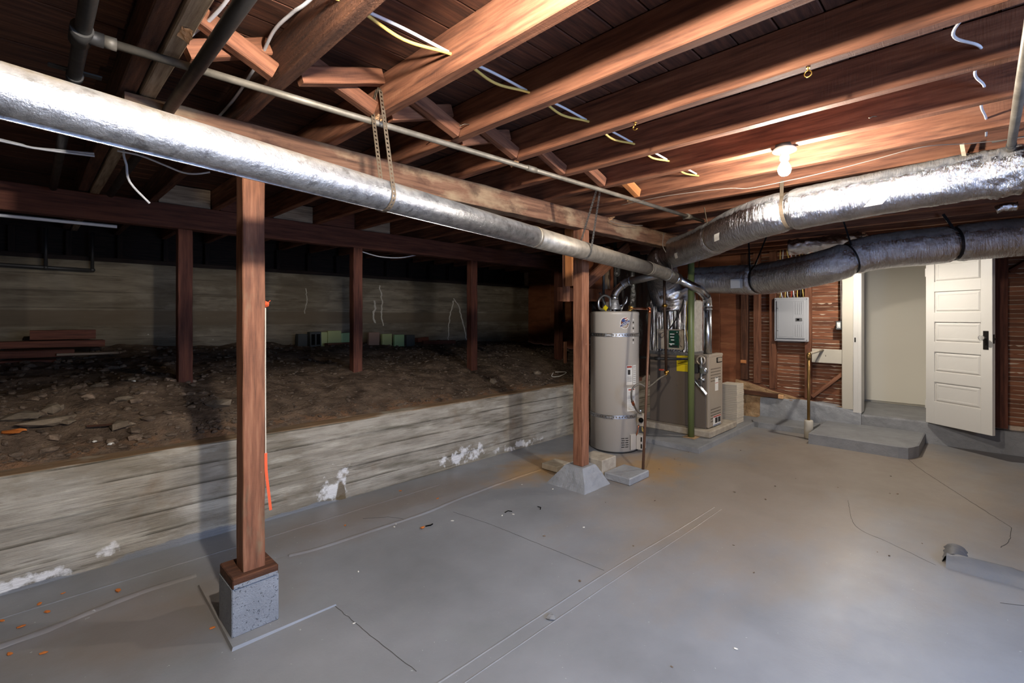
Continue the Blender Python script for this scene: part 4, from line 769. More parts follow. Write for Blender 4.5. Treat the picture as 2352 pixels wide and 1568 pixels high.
# ------------------------------------------------------------------ bare bulbs
def bulb(x, y, zt, lb, k):
    t = thing('ceiling_light', lb, 'light', (x,y,zt-.15))
    ob('canopy', G().lathe((x,y,zt), [(.004,-.032),(.03,-.032),(.053,-.022),(.056,-.016),(.053,-.010),(.04,0)], 32), m_porc, t)
    ob('junction_box', G().lathe((x,y,zt), [(.045,-.012),(.048,0),(.045,.012)], 8), m_iron, t)
    ob('socket', G().lathe((x,y,zt), [(.016,-.068),(.020,-.066),(.022,-.05),(.021,-.03)], 20), m_porc, t)
    if k == 2: ob('added_lamp_shade', G().lathe((x,y,zt), [(.022,-.055),(.05,-.066),(.078,-.125),(.080,-.134),(.076,-.134),(.048,-.070),(.0225,-.059)], 24), m_iron, t)  # unseen shade added to keep this bulb's light off the ceiling
    ob('bulb', G().lathe((x,y,zt), [(.005,-.146),(.016,-.143),(.026,-.132),(.030,-.116),(.027,-.100),(.020,-.086),(.0145,-.075),(.0135,-.066)], 24), m_glows[k], t)
bulb(2.711, .73, 2.262, 'lit bare bulb in a white porcelain holder under a ceiling joist', 0)
bulb(.53, .62, 2.298, 'second lit bare bulb in a porcelain holder nearer the camera', 1)
bulb(6.22, .95, 2.262, 'lit bulb under an added metal shade hidden behind the lower foil duct by the door', 2)
timber('fixture_board', (6.025,.95,2.275), (6.375,.95,2.275), .09, .022, m_joist, label='short board between joists carrying the bulb by the door', cat='board')
timber('fixture_board', (.355,.62,2.31), (.645,.62,2.31), .09, .022, m_joist, label='short board between joists carrying the nearer bulb', cat='board')
# ------------------------------------------------------------------ water heater
HX, HY, HR = 4.44, 2.84, .255
wh = thing('water_heater', 'tall grey cylindrical water heater with two steel straps', 'water heater', (HX,HY,0))
ob('tank', G().lathe((HX,HY,0), [(HR-.02,.01),(HR,.02),(HR,1.415),(HR+.002,1.42),(HR+.002,1.44),(HR-.004,1.45),(HR-.03,1.456),(.02,1.458)], 64), m_tank, wh)
ob('base_ring', G().lathe((HX,HY,0), [(HR-.03,0),(HR-.008,.0),(HR-.008,.02)], 48), m_iron, wh)
def polar(a, r, z): return (HX+r*math.cos(a), HY+r*math.sin(a), z)
A0 = math.atan2(-HY, -HX)      # direction from tank to the room
def strapring(z):
    g = G(); 
    for rr_, a0, a1 in ((HR+.002, A0-.22+.12, A0-.30+2*PI),):
        g.ribbon([polar(a0+(a1-a0)*k/90, rr_, z) for k in range(91)], (0,0,1), .036, .002, holes=.030)
    st = ob('seismic_strap', g, m_galv, wh)
    ob('strap_backing', G().ribbon([polar(2*PI*k/64, HR+.0008, z) for k in range(65)], (0,0,1), .034, .0008), m_strap, st)
    a = A0-.20
    ob('strap_clamp', G().box(-.028,-.008,-.012,.028,.008,.012,.002).lathe((0,0,0), [(.004,-.04),(.004,.04)], 8, 'x').box(-.04,-.01,-.016,-.032,.01,.016,.001).box(.032,-.01,-.016,.04,.01,.016,.001), m_galv, st)
    o = [c for c in st.children if c.name.startswith('strap_clamp')][0]; o.location = Vector(polar(a, HR+.014, z))-WL[st]; o.rotation_euler = (0, 0, a+PI/2)
strapring(1.212); strapring(.372)
dh = ob('draft_hood', G().lathe((HX,HY,0), [(.075,1.475),(.072,1.49),(.045,1.545),(.041,1.58)], 24), m_galv, wh)
for k in range(4): ob('hood_leg', G().box(HX+.068*math.cos(k*PI/2+.5)-.006, HY+.068*math.sin(k*PI/2+.5)-.006, 1.455, HX+.068*math.cos(k*PI/2+.5)+.006, HY+.068*math.sin(k*PI/2+.5)+.006, 1.49, .001), m_galv, dh)
ob('flex_hose', G().tube(smooth_path([(4.40,2.86,1.456),(4.385,2.86,1.53),(4.36,2.85,1.60),(4.26,2.86,1.625),(4.19,2.87,1.57),(4.20,2.87,1.49),(4.30,2.86,1.475),(4.33,2.90,1.55),(4.34,2.96,1.66)], .012), .013, 12), m_strapb, wh)
ob('flex_hose', G().tube(smooth_path([(4.50,2.80,1.456),(4.52,2.79,1.51),(4.60,2.80,1.59),(4.67,2.83,1.615),(4.66,2.84,1.55),(4.60,2.92,1.52),(4.62,3.02,1.62)], .012), .012, 12), m_strapb, wh)
ob('yellow_tag', G().obox((4.27,2.84,1.492), (.006,.045,.045), Matrix.Rotation(.7, 3, 'X'), .001), m_yellow, wh)
ob('relief_valve', G().lathe((4.455,2.66,0), [(.02,1.455),(.024,1.46),(.024,1.475),(.018,1.48),(.018,1.51),(.012,1.515)], 14).tube([(4.455,2.66,1.488),(4.42,2.62,1.488)], .017, 12), m_brass, wh)
def onshell(a, z, w, h, m, name, parent, r=HR+.0012, n=8, shape=None):
    vs = []
    for k in range(n+1):
        for s_ in (-1,1): vs.append(polar(a+(k/n-.5)*w/HR, r, z+s_*h/2))
    return ob(name, G().add(vs, [(k*2,k*2+2,k*2+3,k*2+1) for k in range(n)], True), m, parent)
AL = A0+math.radians(24); 
def disc(a, z, ra, rb, rot, m, name, parent, r):
    vs = [polar(a, r, z)]; n = 28
    for k in range(n):
        q = 2*PI*k/n; x, y = ra*math.cos(q), rb*math.sin(q); x, y = x*math.cos(rot)-y*math.sin(rot), x*math.sin(rot)+y*math.cos(rot); vs.append(polar(a+x/HR, r, z+y))
    return ob(name, G().add(vs, [(0,k+1,(k+1)%n+1) for k in range(n)], True), m, parent)
lg = disc(AL, 1.335, .052, .062, 0, m_paper, 'oval_sticker', wh, HR+.0012)
disc(AL, 1.335, .043, .053, 0, m_brickr, 'emblem_disc', lg, HR+.0016); disc(AL+.02, 1.302, .030, .013, .5, m_slabc, 'emblem_base', lg, HR+.0019); disc(AL-.05, 1.362, .022, .017, .3, m_blue, 'emblem_field', lg, HR+.0019); disc(AL+.06, 1.374, .022, .006, .4, m_paper, 'emblem_stripe', lg, HR+.0021); disc(AL+.05, 1.384, .016, .004, .4, m_red, 'emblem_stripes', lg, HR+.0019)
disc(AL+.01, 1.33, .066, .017, .52, m_paper, 'banner_edge', lg, HR+.0021); disc(AL+.01, 1.33, .061, .013, .52, m_blue, 'banner', lg, HR+.0024)
def shell_text(body, size, a, z, rot, m, name, parent, r):
    c = bpy.data.curves.new(name, 'FONT'); c.body = body; c.size = size; c.align_x = 'CENTER'; c.align_y = 'CENTER'; c.shear = .3; c.offset = .0004
    t_ = bpy.data.objects.new(name, c); COL.objects.link(t_); me = bpy.data.meshes.new_from_object(t_.evaluated_get(bpy.context.evaluated_depsgraph_get())); bpy.data.objects.remove(t_)
    g = G(); cr, sr = math.cos(rot), math.sin(rot); g.add([polar(a+(v.co.x*cr-v.co.y*sr)/HR, r, z+v.co.x*sr+v.co.y*cr) for v in me.vertices], [tuple(p.vertices) for p in me.polygons])
    return ob(name, g, m, parent)
shell_text('Hydrojet', .0215, AL+.01, 1.33, .52, m_paper, 'banner_lettering', lg, HR+.0028)
AB = A0+math.radians(36)
wl_ = onshell(AB, .80, .075, .20, m_paper, 'warning_label', wh); onshell(AB, .885, .06, .018, m_red, 'label_header', wl_, HR+.002); onshell(AB-.02, .83, .03, .05, m_ink, 'label_picture', wl_, HR+.002)
for k in range(5): onshell(AB, .785-.012*k, .055, .004, m_strapb, 'label_line', wl_, HR+.002)
ws = onshell(AB+math.radians(16), .80, .05, .20, m_paper, 'warning_label', wh)
for k in range(9): onshell(AB+math.radians(16), .88-.02*k, .04, .004, m_ink, 'label_line', ws, HR+.002)
wt = onshell(AB+math.radians(6), .55, .11, .24, m_paper, 'warning_label', wh); onshell(AB+math.radians(6), .65, .08, .012, m_red, 'label_header', wt, HR+.002)
for k in range(12): onshell(AB+math.radians(6), .625-.016*k, .09, .003, m_strapb, 'label_line', wt, HR+.002)
for k in range(9): onshell(A0+math.radians(48), 1.37-.03*k, .02, .016, m_ink if k % 2 else m_paper, 'side_label', wh)
AG = A0+math.radians(24)
for r_ in range(5):
    for c_ in range(2): onshell(AG+(c_-.5)*.165+.012*(r_ % 2), .155-.022*r_, .035, .007, m_hole, 'vent_slot', wh, HR+.001, 4)
AD = A0+math.radians(46)
ob('burner_door', G().add([polar(AD+(k/8-.5)*.30, HR+(.012 if j in (1,2) else 0), z) for k in range(9) for j, z in ((0,.03),(1,.034),(2,.186),(3,.19))], [(k*4+j,k*4+4+j,k*4+5+j,k*4+1+j) for k in range(8) for j in range(3)]), m_tank, wh)
AV = A0+math.radians(80)
gv = ob('gas_control', G().obox(polar(A0+math.radians(68), HR+.035, .33), (.075,.075,.13), Matrix.Rotation(A0+math.radians(68), 3, 'Z'), .008), m_slabc, wh)
ob('control_knob', G().sphere(polar(A0+math.radians(55), HR+.07, .34), .026, 12), m_hole, gv)
ob('control_inlet', G().tube([polar(A0+math.radians(64), HR+.03, .39), polar(A0+math.radians(62), HR+.045, .44)], .013, 10), m_strapb, gv)
ob('pilot_wires', G().tube(smooth_path([polar(A0+math.radians(66), HR+.05, .265), polar(A0+math.radians(60), HR+.075, .24), polar(A0+math.radians(66), HR+.07, .20), polar(A0+math.radians(72), HR+.04, .22), polar(A0+math.radians(66), HR+.05, .26)], .01), .003, 6), m_ycable, gv)
ob('thermocouple_tube', G().tube(smooth_path([polar(A0+math.radians(60), HR+.03, .28), polar(A0+math.radians(57), HR+.025, .22), polar(A0+math.radians(56), HR+.012, .17)], .02), .006, 8), m_copper, gv)
ob('burner_box', G().obox(polar(A0+math.radians(66), HR+.04, .105), (.07,.10,.15), Matrix.Rotation(A0+math.radians(66), 3, 'Z'), .004), m_tank, wh)
for k in range(2): ob('burner_slot', G().obox(polar(A0+math.radians(57+k*0), HR+.068, .07+.07*k), (.012,.012,.045), Matrix.Rotation(A0+math.radians(66), 3, 'Z'), .001), m_hole, wh)
cp = thing('copper_pipe', 'thin copper discharge pipe running down in front of the water heater', 'pipe', (3.80,2.14,.062))
ob('pipe_run', G().tube([(4.42,2.62,1.486),(4.16,2.36,1.478),(3.96,2.165,1.472)], .011, 14), m_copper, cp)
ob('elbow', G().sphere((3.957,2.162,1.470), .0155, 12).tube([(3.965,2.17,1.472),(3.99,2.195,1.473)], .0145, 12).tube([(3.956,2.161,1.465),(3.952,2.160,1.43)], .0145, 12), m_copper, cp)
ob('drop', G().tube([(3.957,2.162,1.468),(3.88,2.15,.75),(3.80,2.14,.063)], .012, 14), m_oldcopper, cp)
gfl = thing('gas_flex_line', 'pale flexible gas line curling from the red-handled valve to the heater control', 'hose', (4.3,2.45,.4))
ob('hose', G().tube(smooth_path([(4.97,2.53,.752),(4.75,2.49,.735),(4.467,2.43,.70),(4.285,2.38,.705),(4.19,2.40,.745),(4.13,2.44,.70),(4.13,2.45,.61),(4.18,2.46,.55),(4.30,2.49,.46),(4.40,2.50,.415)], .015), .0095, 12), m_wire if False else m_conduit, gfl)
ob('fitting', G().tube([(4.15,2.452,.575),(4.19,2.462,.535)], .014, 10), m_copper, gfl)
bgp = thing('gas_pipe', 'rusty brown vertical gas pipe in front of the furnace with a red-handled valve', 'pipe', (5.07,2.56,.74))
ob('pipe_tube', G().tube([(5.12,2.62,2.26),(5.10,2.60,1.54),(5.06,2.56,.80)], .0155, 12), m_brownpipe, bgp)
ob('union', G().tube([(5.10,2.60,1.545),(5.099,2.599,1.505)], .024, 8).tube([(5.09,2.63,1.525),(5.11,2.57,1.525)], .009, 8), m_brass, bgp)
vl = ob('valve', G().sphere((5.055,2.555,.775), .027, 12).tube([(5.05,2.55,.76),(4.97,2.53,.752)], .014, 10), m_brass, bgp)
ob('valve_handle', G().box(5.0,2.57,.795,5.03,2.62,.812,.003), m_red, vl)
bg = thing('gas_pipe', 'black horizontal gas pipe running behind the heater to the furnace side', 'pipe', (5.2,2.6,.90))
ob('pipe_tube', G().tube([(5.03,3.0,.927),(5.08,2.62,.922),(5.20,2.47,.92),(5.31,2.415,.92),(5.36,2.37,.918)], .016, 12).tube([(5.03,2.99,.30),(5.03,2.99,1.5)], .016, 12), m_black, bg)
ob('coupling', G().tube([(5.065,2.70,.923),(5.075,2.64,.922)], .022, 10), m_iron, bg)
ob('hanging_valves', G().tube([(5.03,2.99,1.14),(5.03,2.99,1.24)], .022, 10).tube([(5.03,2.99,1.36),(5.03,2.99,1.43)], .026, 10), m_brass, bg)
# ------------------------------------------------------------------ furnace, plenum, slab
g = G(); P = [(4.83,2.085),(6.9,2.10),(6.9,3.4),(4.86,3.4),(4.84,2.60)]
vs = [(x,y,-.004) for x,y in P]+[(x+(.012 if x < 5 else 0),y+(.012 if y < 2.2 else 0),.045) for x,y in P]+[(x+(.03 if x < 5 else 0),y+(.028 if y < 2.2 else 0),.05) for x,y in P]; n = 5
g.add(vs, [(k*n+j,k*n+(j+1)%n,k*n+n+(j+1)%n,k*n+n+j) for k in range(2) for j in range(n)]+[tuple(range(2*n,3*n))])
ob('concrete_slab', g, m_paintdk, label='grey painted low concrete slab the furnace pad rests on', cat='slab', origin=(5.8,2.7,0))
ob('furnace_pad', G().box(5.30,2.165,.051,6.10,3.0,.128,.012), m_slabc, label='pale concrete pad directly under the furnace', cat='pad')
fu = thing('furnace', 'dark brown steel furnace with a taupe louvred front beside the green pole', 'furnace', (5.6,2.6,.129))
ob('cabinet', G().box(5.40,2.255,.129,5.86,2.95,.96,.006), m_furn, fu)
FY = 2.222
fr = ob('front_panel', G().box(5.405,FY,.14,5.80,2.256,.945,.012), m_furnf, fu)
ob('top_cap', G().box(5.42,FY-.004,.935,5.805,2.30,.972,.010), m_furnf, fu)
ob('grip_recess', G().box(5.62,FY-.003,.865,5.78,FY+.006,.925,.004), m_hole, fr); ob('grip_handle', G().box(5.64,FY-.018,.875,5.74,FY-.001,.92,.008), m_furnf, fr)
for zb in (.665,.205):
    for r_ in range(5):
        for c_ in range(8):
            ob('louvre_hole', G().obox((5.47+.036*c_+.012*(r_ % 2)*0, FY-.0005, zb+.034*r_+.006*c_*.0), (.018,.002,.009), Matrix.Rotation(-.5, 3, 'Y'), .0008), m_hole, fr)
lb_ = ob('paper_label', G().box(5.575,FY-.002,.545,5.665,FY-.0005,.70,.0003), m_paper, fr); ob('label_line', G().box(5.58,FY-.0026,.632,5.66,FY-.0018,.638,.0001), m_red, lb_); ob('label_header', G().box(5.585,FY-.0026,.69,5.655,FY-.0018,.698,.0001), m_ink, lb_)
l2 = ob('rating_label', G().box(5.52,FY-.002,.145,5.74,FY-.0005,.262,.0003), m_paper, fr); ob('label_header', G().box(5.525,FY-.0028,.243,5.735,FY-.0018,.258,.0001), m_red, l2); ob('label_footer', G().box(5.525,FY-.0028,.15,5.735,FY-.0018,.158,.0001), m_blue, l2)
for k in range(2): ob('label_block', G().box(5.575+.085*k,FY-.0028,.175,5.645+.085*k,FY-.0018,.235,.0001), m_ink, l2)
ob('cabinet_flange', G().box(5.392,2.45,.945,5.80,2.955,.985,.003), m_galv, fu)
yt = ob('energy_tag', G().box(5.3965,2.452,.76,5.3995,2.60,.955,.0003), m_yellow, fu)
RX = Matrix(((0,0,-1),(-1,0,0),(0,1,0)))
text('tag_lettering', 'ENERGYGUIDE', .022, (5.3955,2.526,.940), RX, m_ink, yt)
for k in range(3): ob('tag_line', G().box(5.3955,2.47,.90-.028*k,5.3968,2.585,.904-.028*k,.0001), m_ink, yt)
ob('junction_switch', G().box(5.36,2.33,.76,5.40,2.405,.86,.003), m_iron, fu)
ob('flex_conduit', G().tube(smooth_path([(5.38,2.42,.86),(5.365,2.43,.80),(5.37,2.40,.70),(5.385,2.38,.62)], .015), .012, 10, rf=lambda i, a: 1+.1*(i % 2)), m_foil2, fu)
ob('foil_flap', G().grid(lambda u, v: (5.375-.03*math.sin(PI*v)+.01*nz(u*6,v*4,2), 2.37-.14*u, .70-.16*u-.05*v+.008*nz(u*9,v*9,4)), 14, 8), m_foil2, fu)
gvv = ob('gas_valve', G().tube(smooth_path([(5.385,2.29,.925),(5.345,2.29,.93),(5.335,2.275,.88),(5.345,2.30,.84),(5.38,2.30,.845)], .01), .013, 10).tube([(5.36,2.30,.84),(5.36,2.275,.76)], .018, 12).lathe((5.37,2.27,.79), [(.03,-.03),(.045,-.01),(.045,.02)], 16, 'x').tube([(5.36,2.29,.76),(5.36,2.29,.62)], .014, 10).tube([(5.36,2.32,.69),(5.36,2.25,.69)], .016, 10), m_strapb, fu)
ob('inducer_ring', G().tube([(5.375+.0*math.cos(a),2.30+.045*math.cos(a),.905+.045*math.sin(a)) for a in [2*PI*k/20 for k in range(21)]], .010, 8), m_furnf, fu)
for (y, z) in ((2.75,.60),(2.60,.585),(2.70,.78)): ob('screw', G().sphere((5.3985,y,z), .005, 6), m_strapb, fu)
pn = thing('plenum', 'foil-wrapped plenum box standing on the furnace', 'plenum', (5.58,2.7,.99))
def crinkle(y, z): return .010*nz(y*34, z*1.6, 2)+.006*nz(y*70, z*5, 6)+.004*nz(y*20, z*20, 9)
ob('foil_side', G().grid(lambda u, v: (5.405-crinkle(2.455+.50*u, v*.6)*(.5+v), 2.455+.50*u, .985+.60*v), 90, 40), m_foilv, pn)
ob('foil_front', G().grid(lambda u, v: (5.405+.37*u, 2.452+.004*nz(u*9, v*9, 4), .985+.60*v), 30, 40), m_foild, pn)
ob('casing', G().box(5.42,2.465,.985,5.775,2.95,1.60,.004), m_galvd, pn)
ob('top_wrap', G().tube(smooth_path([(5.58,2.70,1.50),(5.56,2.71,1.62),(5.53,2.73,1.72)], .012), [.27]*0+.23 if False else .235, 40, rf=lambda i, a: 1+.12*nz(i*.2, a*1.8, 33)+.08*nz(i*.5, a*6, 31)), m_foil2, pn)
cb = thing('control_box', 'open beige control box with a green circuit board on the foil plenum', 'control box', (5.36,2.66,1.02))
ob('back_plate', G().box(5.372,2.50,1.015,5.385,2.825,1.25,.002), m_slabc, cb)
ob('rim', G().box(5.345,2.50,1.015,5.385,2.508,1.25,.001).box(5.345,2.817,1.015,5.385,2.825,1.25,.001).box(5.345,2.50,1.242,5.385,2.825,1.25,.001).box(5.345,2.50,1.015,5.385,2.825,1.023,.001), m_slabc, cb)
bd = ob('circuit_board', G().box(5.362,2.555,1.035,5.368,2.68,1.235,.001), m_pcb, cb)
for k in range(16): ob('component', G().box(5.350,2.56+random.random()*.1,1.04+.0115*k,5.362,2.575+random.random()*.1,1.05+.0115*k,.001), random.choice((m_ink, m_porc, m_iron, m_pcb)), bd)
for k in range(8): ob('terminal', G().box(5.345,2.53+.035*k,1.0,5.38,2.545+.035*k,1.015,.002), m_strapb, cb)
ob('wiring', G().tube(smooth_path([(5.36,2.74,1.22),(5.345,2.77,1.20),(5.35,2.79,1.17),(5.35,2.76,1.15),(5.36,2.73,1.19),(5.36,2.70,1.20)], .01), .004, 6).tube(smooth_path([(5.36,2.56,1.20),(5.345,2.53,1.14),(5.35,2.54,1.08),(5.36,2.52,1.05)], .01), .004, 6), m_wire, cb)
ob('thermostat_cable', G().tube(smooth_path([(5.39,2.47,1.58),(5.375,2.475,1.48),(5.38,2.47,1.38),(5.37,2.475,1.27),(5.37,2.465,1.2),(5.375,2.45,1.1)], .02), .005, 8), m_ycable, label='yellow thermostat cable running down the foil plenum', cat='cable')
ob('black_cable', G().tube(smooth_path([(5.37,2.50,1.60),(5.37,2.53,1.50),(5.37,2.58,1.40),(5.365,2.63,1.31),(5.37,2.68,1.255)], .02), .008, 8), m_black, label='black cable slanting across the foil plenum into the control box', cat='cable')
gp = thing('steel_pole', 'green painted steel pole standing in front of the furnace', 'pole', (5.235,2.352,.05))
ob('pole_tube', G().tube([(5.235,2.352,.054),(5.235,2.352,1.2),(5.235,2.352,2.26)], .035, 28), m_green, gp)
ob('base_plate', G().box(5.16,2.28,.0505,5.31,2.42,.056,.001), m_rawc, gp)
fs = thing('foam_stack', 'stack of pale ribbed sheets leaning on edge beside the furnace', 'stack', (6.35,2.32,.04))
for k in range(22): ob('sheet', G().box(6.25+random.uniform(-.003,.003),2.215+random.uniform(-.003,.003),.052+.0225*k,6.48,2.425,.0735+.0225*k,.003), m_foam, fs)
# ------------------------------------------------------------------ electrical panel, switch, brass pipe
ep = thing('breaker_panel', 'grey metal breaker panel mounted on the studs', 'panel', (6.97,1.8,1.078))
ob('panel_frame', G().box(6.965,1.602,1.078,7.0,2.0,1.648,.010), m_panelg, ep)
pd = ob('panel_door', G().box(6.952,1.640,1.118,6.967,1.966,1.610,.006), m_panelg, ep)
for (ya, yb_, za, zb) in ((1.765,1.945,1.14,1.59),):
    for (q, w) in ((ya,.004),(yb_-.004,.004)): ob('door_rib', G().box(6.9495,q,za,6.9525,q+w,zb,.001), m_panelg, pd)
    for q in (za, zb-.004): ob('door_rib', G().box(6.9495,ya,q,6.9525,yb_,q+.004,.001), m_panelg, pd)
for k in range(4):
    y = 1.668+.022*k
    ob('door_rib', G().box(6.9485,y,1.43,6.9525,y+.010,1.585,.0015), m_panelg, pd); ob('door_rib', G().box(6.9485,y,1.145,6.9525,y+.010,1.30,.0015), m_panelg, pd)
lt = ob('latch', G().box(6.9475,1.668,1.342,6.953,1.742,1.382,.002), m_strapb, pd); ob('latch_slot', G().box(6.9465,1.70,1.35,6.948,1.728,1.374,.0005), m_hole, lt)
for (y, z) in ((1.62,1.10),(1.98,1.10),(1.62,1.625),(1.98,1.625)): ob('screw', G().sphere((6.9645,y,z), .006, 8), m_iron, ep)
for z in (1.22,1.51): ob('hinge_pin', G().sphere((6.952,1.953,z), .007, 8), m_strapb, ep)
for k in range(9):
    y = 1.95-.035*k; ob('cable', G().tube(smooth_path([(7.02,y,1.645),(7.02+.01*random.random(),y+random.uniform(-.02,.02),1.75),(7.06,y+random.uniform(-.06,.06),2.0),(7.06,y,2.3)], .04), .007, 8), [m_ycable, m_wcable, m_ycable, m_wcable, m_red, m_wcable, m_ycable, m_ink, m_ycable][k],
        label=['leftmost yellow cable entering the top of the breaker panel','white cable beside the leftmost yellow one above the breaker panel','second yellow cable above the breaker panel','white cable left of the red one above the breaker panel','red cable entering the top of the breaker panel','white cable right of the red one above the breaker panel','third yellow cable above the breaker panel','black cable entering the top of the breaker panel','rightmost yellow cable entering the top of the breaker panel'][k], cat='cable')
sw = thing('light_switch', 'white light switch in a metal box beside the door trim', 'switch', (6.985,1.28,1.24))
ob('metal_box', G().box(6.985,1.253,1.24,7.05,1.315,1.348,.003), m_iron, sw); ob('switch_plate', G().box(6.978,1.264,1.262,6.985,1.302,1.330,.004), m_porc, sw); ob('rocker', G().box(6.972,1.272,1.275,6.979,1.294,1.318,.003), m_porc, sw)
ob('bracket', G().box(6.9795,1.258,1.246,6.983,1.308,1.258,.001).box(6.9795,1.258,1.333,6.983,1.308,1.344,.001), m_strapb, sw)
ob('cable', G().tube(smooth_path([(6.99,1.262,1.345),(6.985,1.258,1.5),(6.992,1.262,1.8),(7.0,1.26,2.2)], .04), .006, 8), m_wire, label='grey cable running up from the light switch beside the trim', cat='cable')
br = thing('brass_pipe', 'aged brass pipe rising from a sleeve by the step and turning to the wall', 'pipe', (6.30,1.447,.0))
ob('pipe_riser', G().tube([(6.30,1.447,.10),(6.30,1.447,.955)], .0155, 14), m_oldbrass, br)
ob('elbow', G().tube(smooth_path([(6.30,1.447,.92),(6.302,1.447,.962),(6.335,1.449,.975)], .01), .022, 14), m_oldbrass, br)
ob('pipe_arm', G().tube([(6.33,1.449,.974),(6.972,1.45,.985)], .0155, 14), m_slabc, br)
ob('sleeve', G().lathe((6.30,1.447,0), [(.045,.01),(.044,.21),(.040,.216),(.016,.216)], 24), m_trimw, br)
# ------------------------------------------------------------------ bits behind the second post and in the crawlspace
timber('wood_cleat', (3.75,2.9,1.70), (3.74,2.9,2.26), .05, .09, m_new, up=(0,1,0), label='pale new wooden cleat hanging left of the second post', cat='cleat')
timber('wood_cleat', (3.76,2.96,1.55), (3.76,2.96,2.26), .05, .06, m_post, up=(0,1,0), label='darker wooden cleat behind the pale one left of the second post', cat='cleat')
timber('diagonal_timber', (4.05,2.96,1.72), (4.90,2.96,2.21), .045, .115, m_joist, up=(0,0,1), label='diagonal brown timber behind the second post and vent pipe', cat='timber')
timber('nailer_board', (4.0,3.25,1.64), (5.10,3.25,1.66), .04, .15, m_ply, label='horizontal reddish board above the back of the water heater', cat='board')
ob('plywood_piece', G().box(4.45,3.30,1.70,5.15,3.315,2.25,.002), m_ply, label='orange-brown plywood piece behind the heater hoses', cat='plywood')
pipe('valve_stem', [(4.50,3.02,1.55),(4.505,3.02,1.85),(4.51,3.02,2.2)], .014, m_iron, 'dark pipe dropping behind the left heater hose', cat='pipe')
hb = thing('shutoff_valve', 'grey shutoff valve with a round wheel behind the vent elbow', 'valve', (4.86,3.1,1.85))
ob('valve_body', G().tube([(4.86,3.1,1.70),(4.86,3.1,2.424)], .02, 12).tube([(4.86,3.1,1.90),(4.80,3.04,1.90)], .014, 10), m_iron, hb)
ob('wheel', G().tube([(4.80+.02*math.cos(a),3.035-.02*math.cos(a),1.90+.032*math.sin(a)) for a in [2*PI*k/16 for k in range(17)]], .006, 8), m_iron, hb)
timber('grey_upright', (4.95,3.28,1.2), (4.95,3.28,2.25), .08, .06, m_grey, up=(0,1,0), label='weathered grey upright behind the valve above the water heater', cat='upright')
ob('plastic_sheet', G().grid(lambda u, v: (4.55+2.3*u, 3.42+.05*nz(u*7, v*2, 1)+.025*nz(u*22, v*5, 3), .58+1.72*v), 90, 50), m_plastic, label='black plastic sheet hanging behind the water heater and furnace', cat='sheet')
timber('wood_shelf', (4.95,3.05,.63), (5.35,3.05,.63), .05, .05, m_post, label='short wooden ledge between the heater and the furnace', cat='ledge')
tdat = [(2.50,.12,.185,m_blockd,'dark hollow block at the left end of the row of tiles'),(2.66,.15,.20,m_blockd,'second dark hollow block in the row by the far wall'),(2.735,.195,.19,m_tiley,'yellow-green tile standing next to the dark hollow blocks'),
        (2.925,.185,.205,m_tiley,'taller yellow-green tile, second of the row from the left'),(3.115,.18,.195,m_tileg,'bright green tile left of the second rear post'),(3.515,.17,.185,m_tileb,'tan tile right of the second rear post'),
        (3.735,.16,.185,m_tiley,'yellow-green tile right of the tan tile'),(3.93,.17,.185,m_tileg,'bright green tile half in shadow right of the tan tile'),(4.13,.15,.17,m_blockd,'dark block at the right end of the row of tiles')]
for i, (x, w, h, m, lb) in enumerate(tdat):
    y = 6.30-.02*(i % 2); z = dz(x, y)-.01; nm = 'concrete_block' if m is m_blockd else 'standing_tile'
    g = G().obox((x, y, z+h/2), (w, .09 if m is m_blockd else .05, h), Matrix.Rotation([.03,-.02,.02,0,-.05,.02,0,.01,0][i], 3, 'Y'), .004)
    o = ob(nm, g, m, label=lb, cat='block' if m is m_blockd else 'tile', group='row of tiles by the far wall')
    if i == 1:
        for q in (-1,1): ob('cell', G().box(x+q*.034-.024, y-.0465, z+.03, x+q*.034+.024, y-.044, z+h-.03, .002), m_hole, o)
timber('brick', (4.26,6.3,dz(4.3,6.3)+.05), (4.46,6.3,dz(4.4,6.3)+.06), .09, .06, m_brickr, label='tilted brown brick beside the dark block by the far wall', cat='brick')
timber('red_board', (4.33,6.25,dz(4.4,6.25)+.02), (4.98,6.27,dz(4.9,6.25)+.025), .08, .06, m_darkbeam, label='dark red board lying on the dirt by the far wall', cat='board')
timber('wood_scrap', (2.76,6.15,dz(2.8,6.15)+.02), (3.2,6.2,dz(3.2,6.2)+.02), .08, .03, m_rough, label='flat dark board lying in front of the green tiles', cat='board')
for (p, q, w, h, lb) in [((.02,6.05,1.235),(.46,6.05,1.235),.14,.085,'top plank of the dark lumber pile at the far left'),((-1.4,6.0,1.17),(.52,6.0,1.15),.2,.06,'long plank under the top plank of the lumber pile at the far left'),
        ((-1.4,5.85,1.09),(.30,5.85,1.08),.2,.06,'dark red plank low in the lumber pile at the far left'),((.18,5.75,1.07),(.60,5.77,1.065),.1,.02,'thin pale-edged plank sticking out of the lumber pile'),((-1.4,5.72,1.02),(.18,5.72,1.0),.2,.07,'lowest plank of the lumber pile at the far left')]:
    timber('lumber_plank', p, q, w, h, m_darkbeam if 'pale' not in lb else m_grey, label=lb, cat='plank', group='lumber pile in the crawlspace')
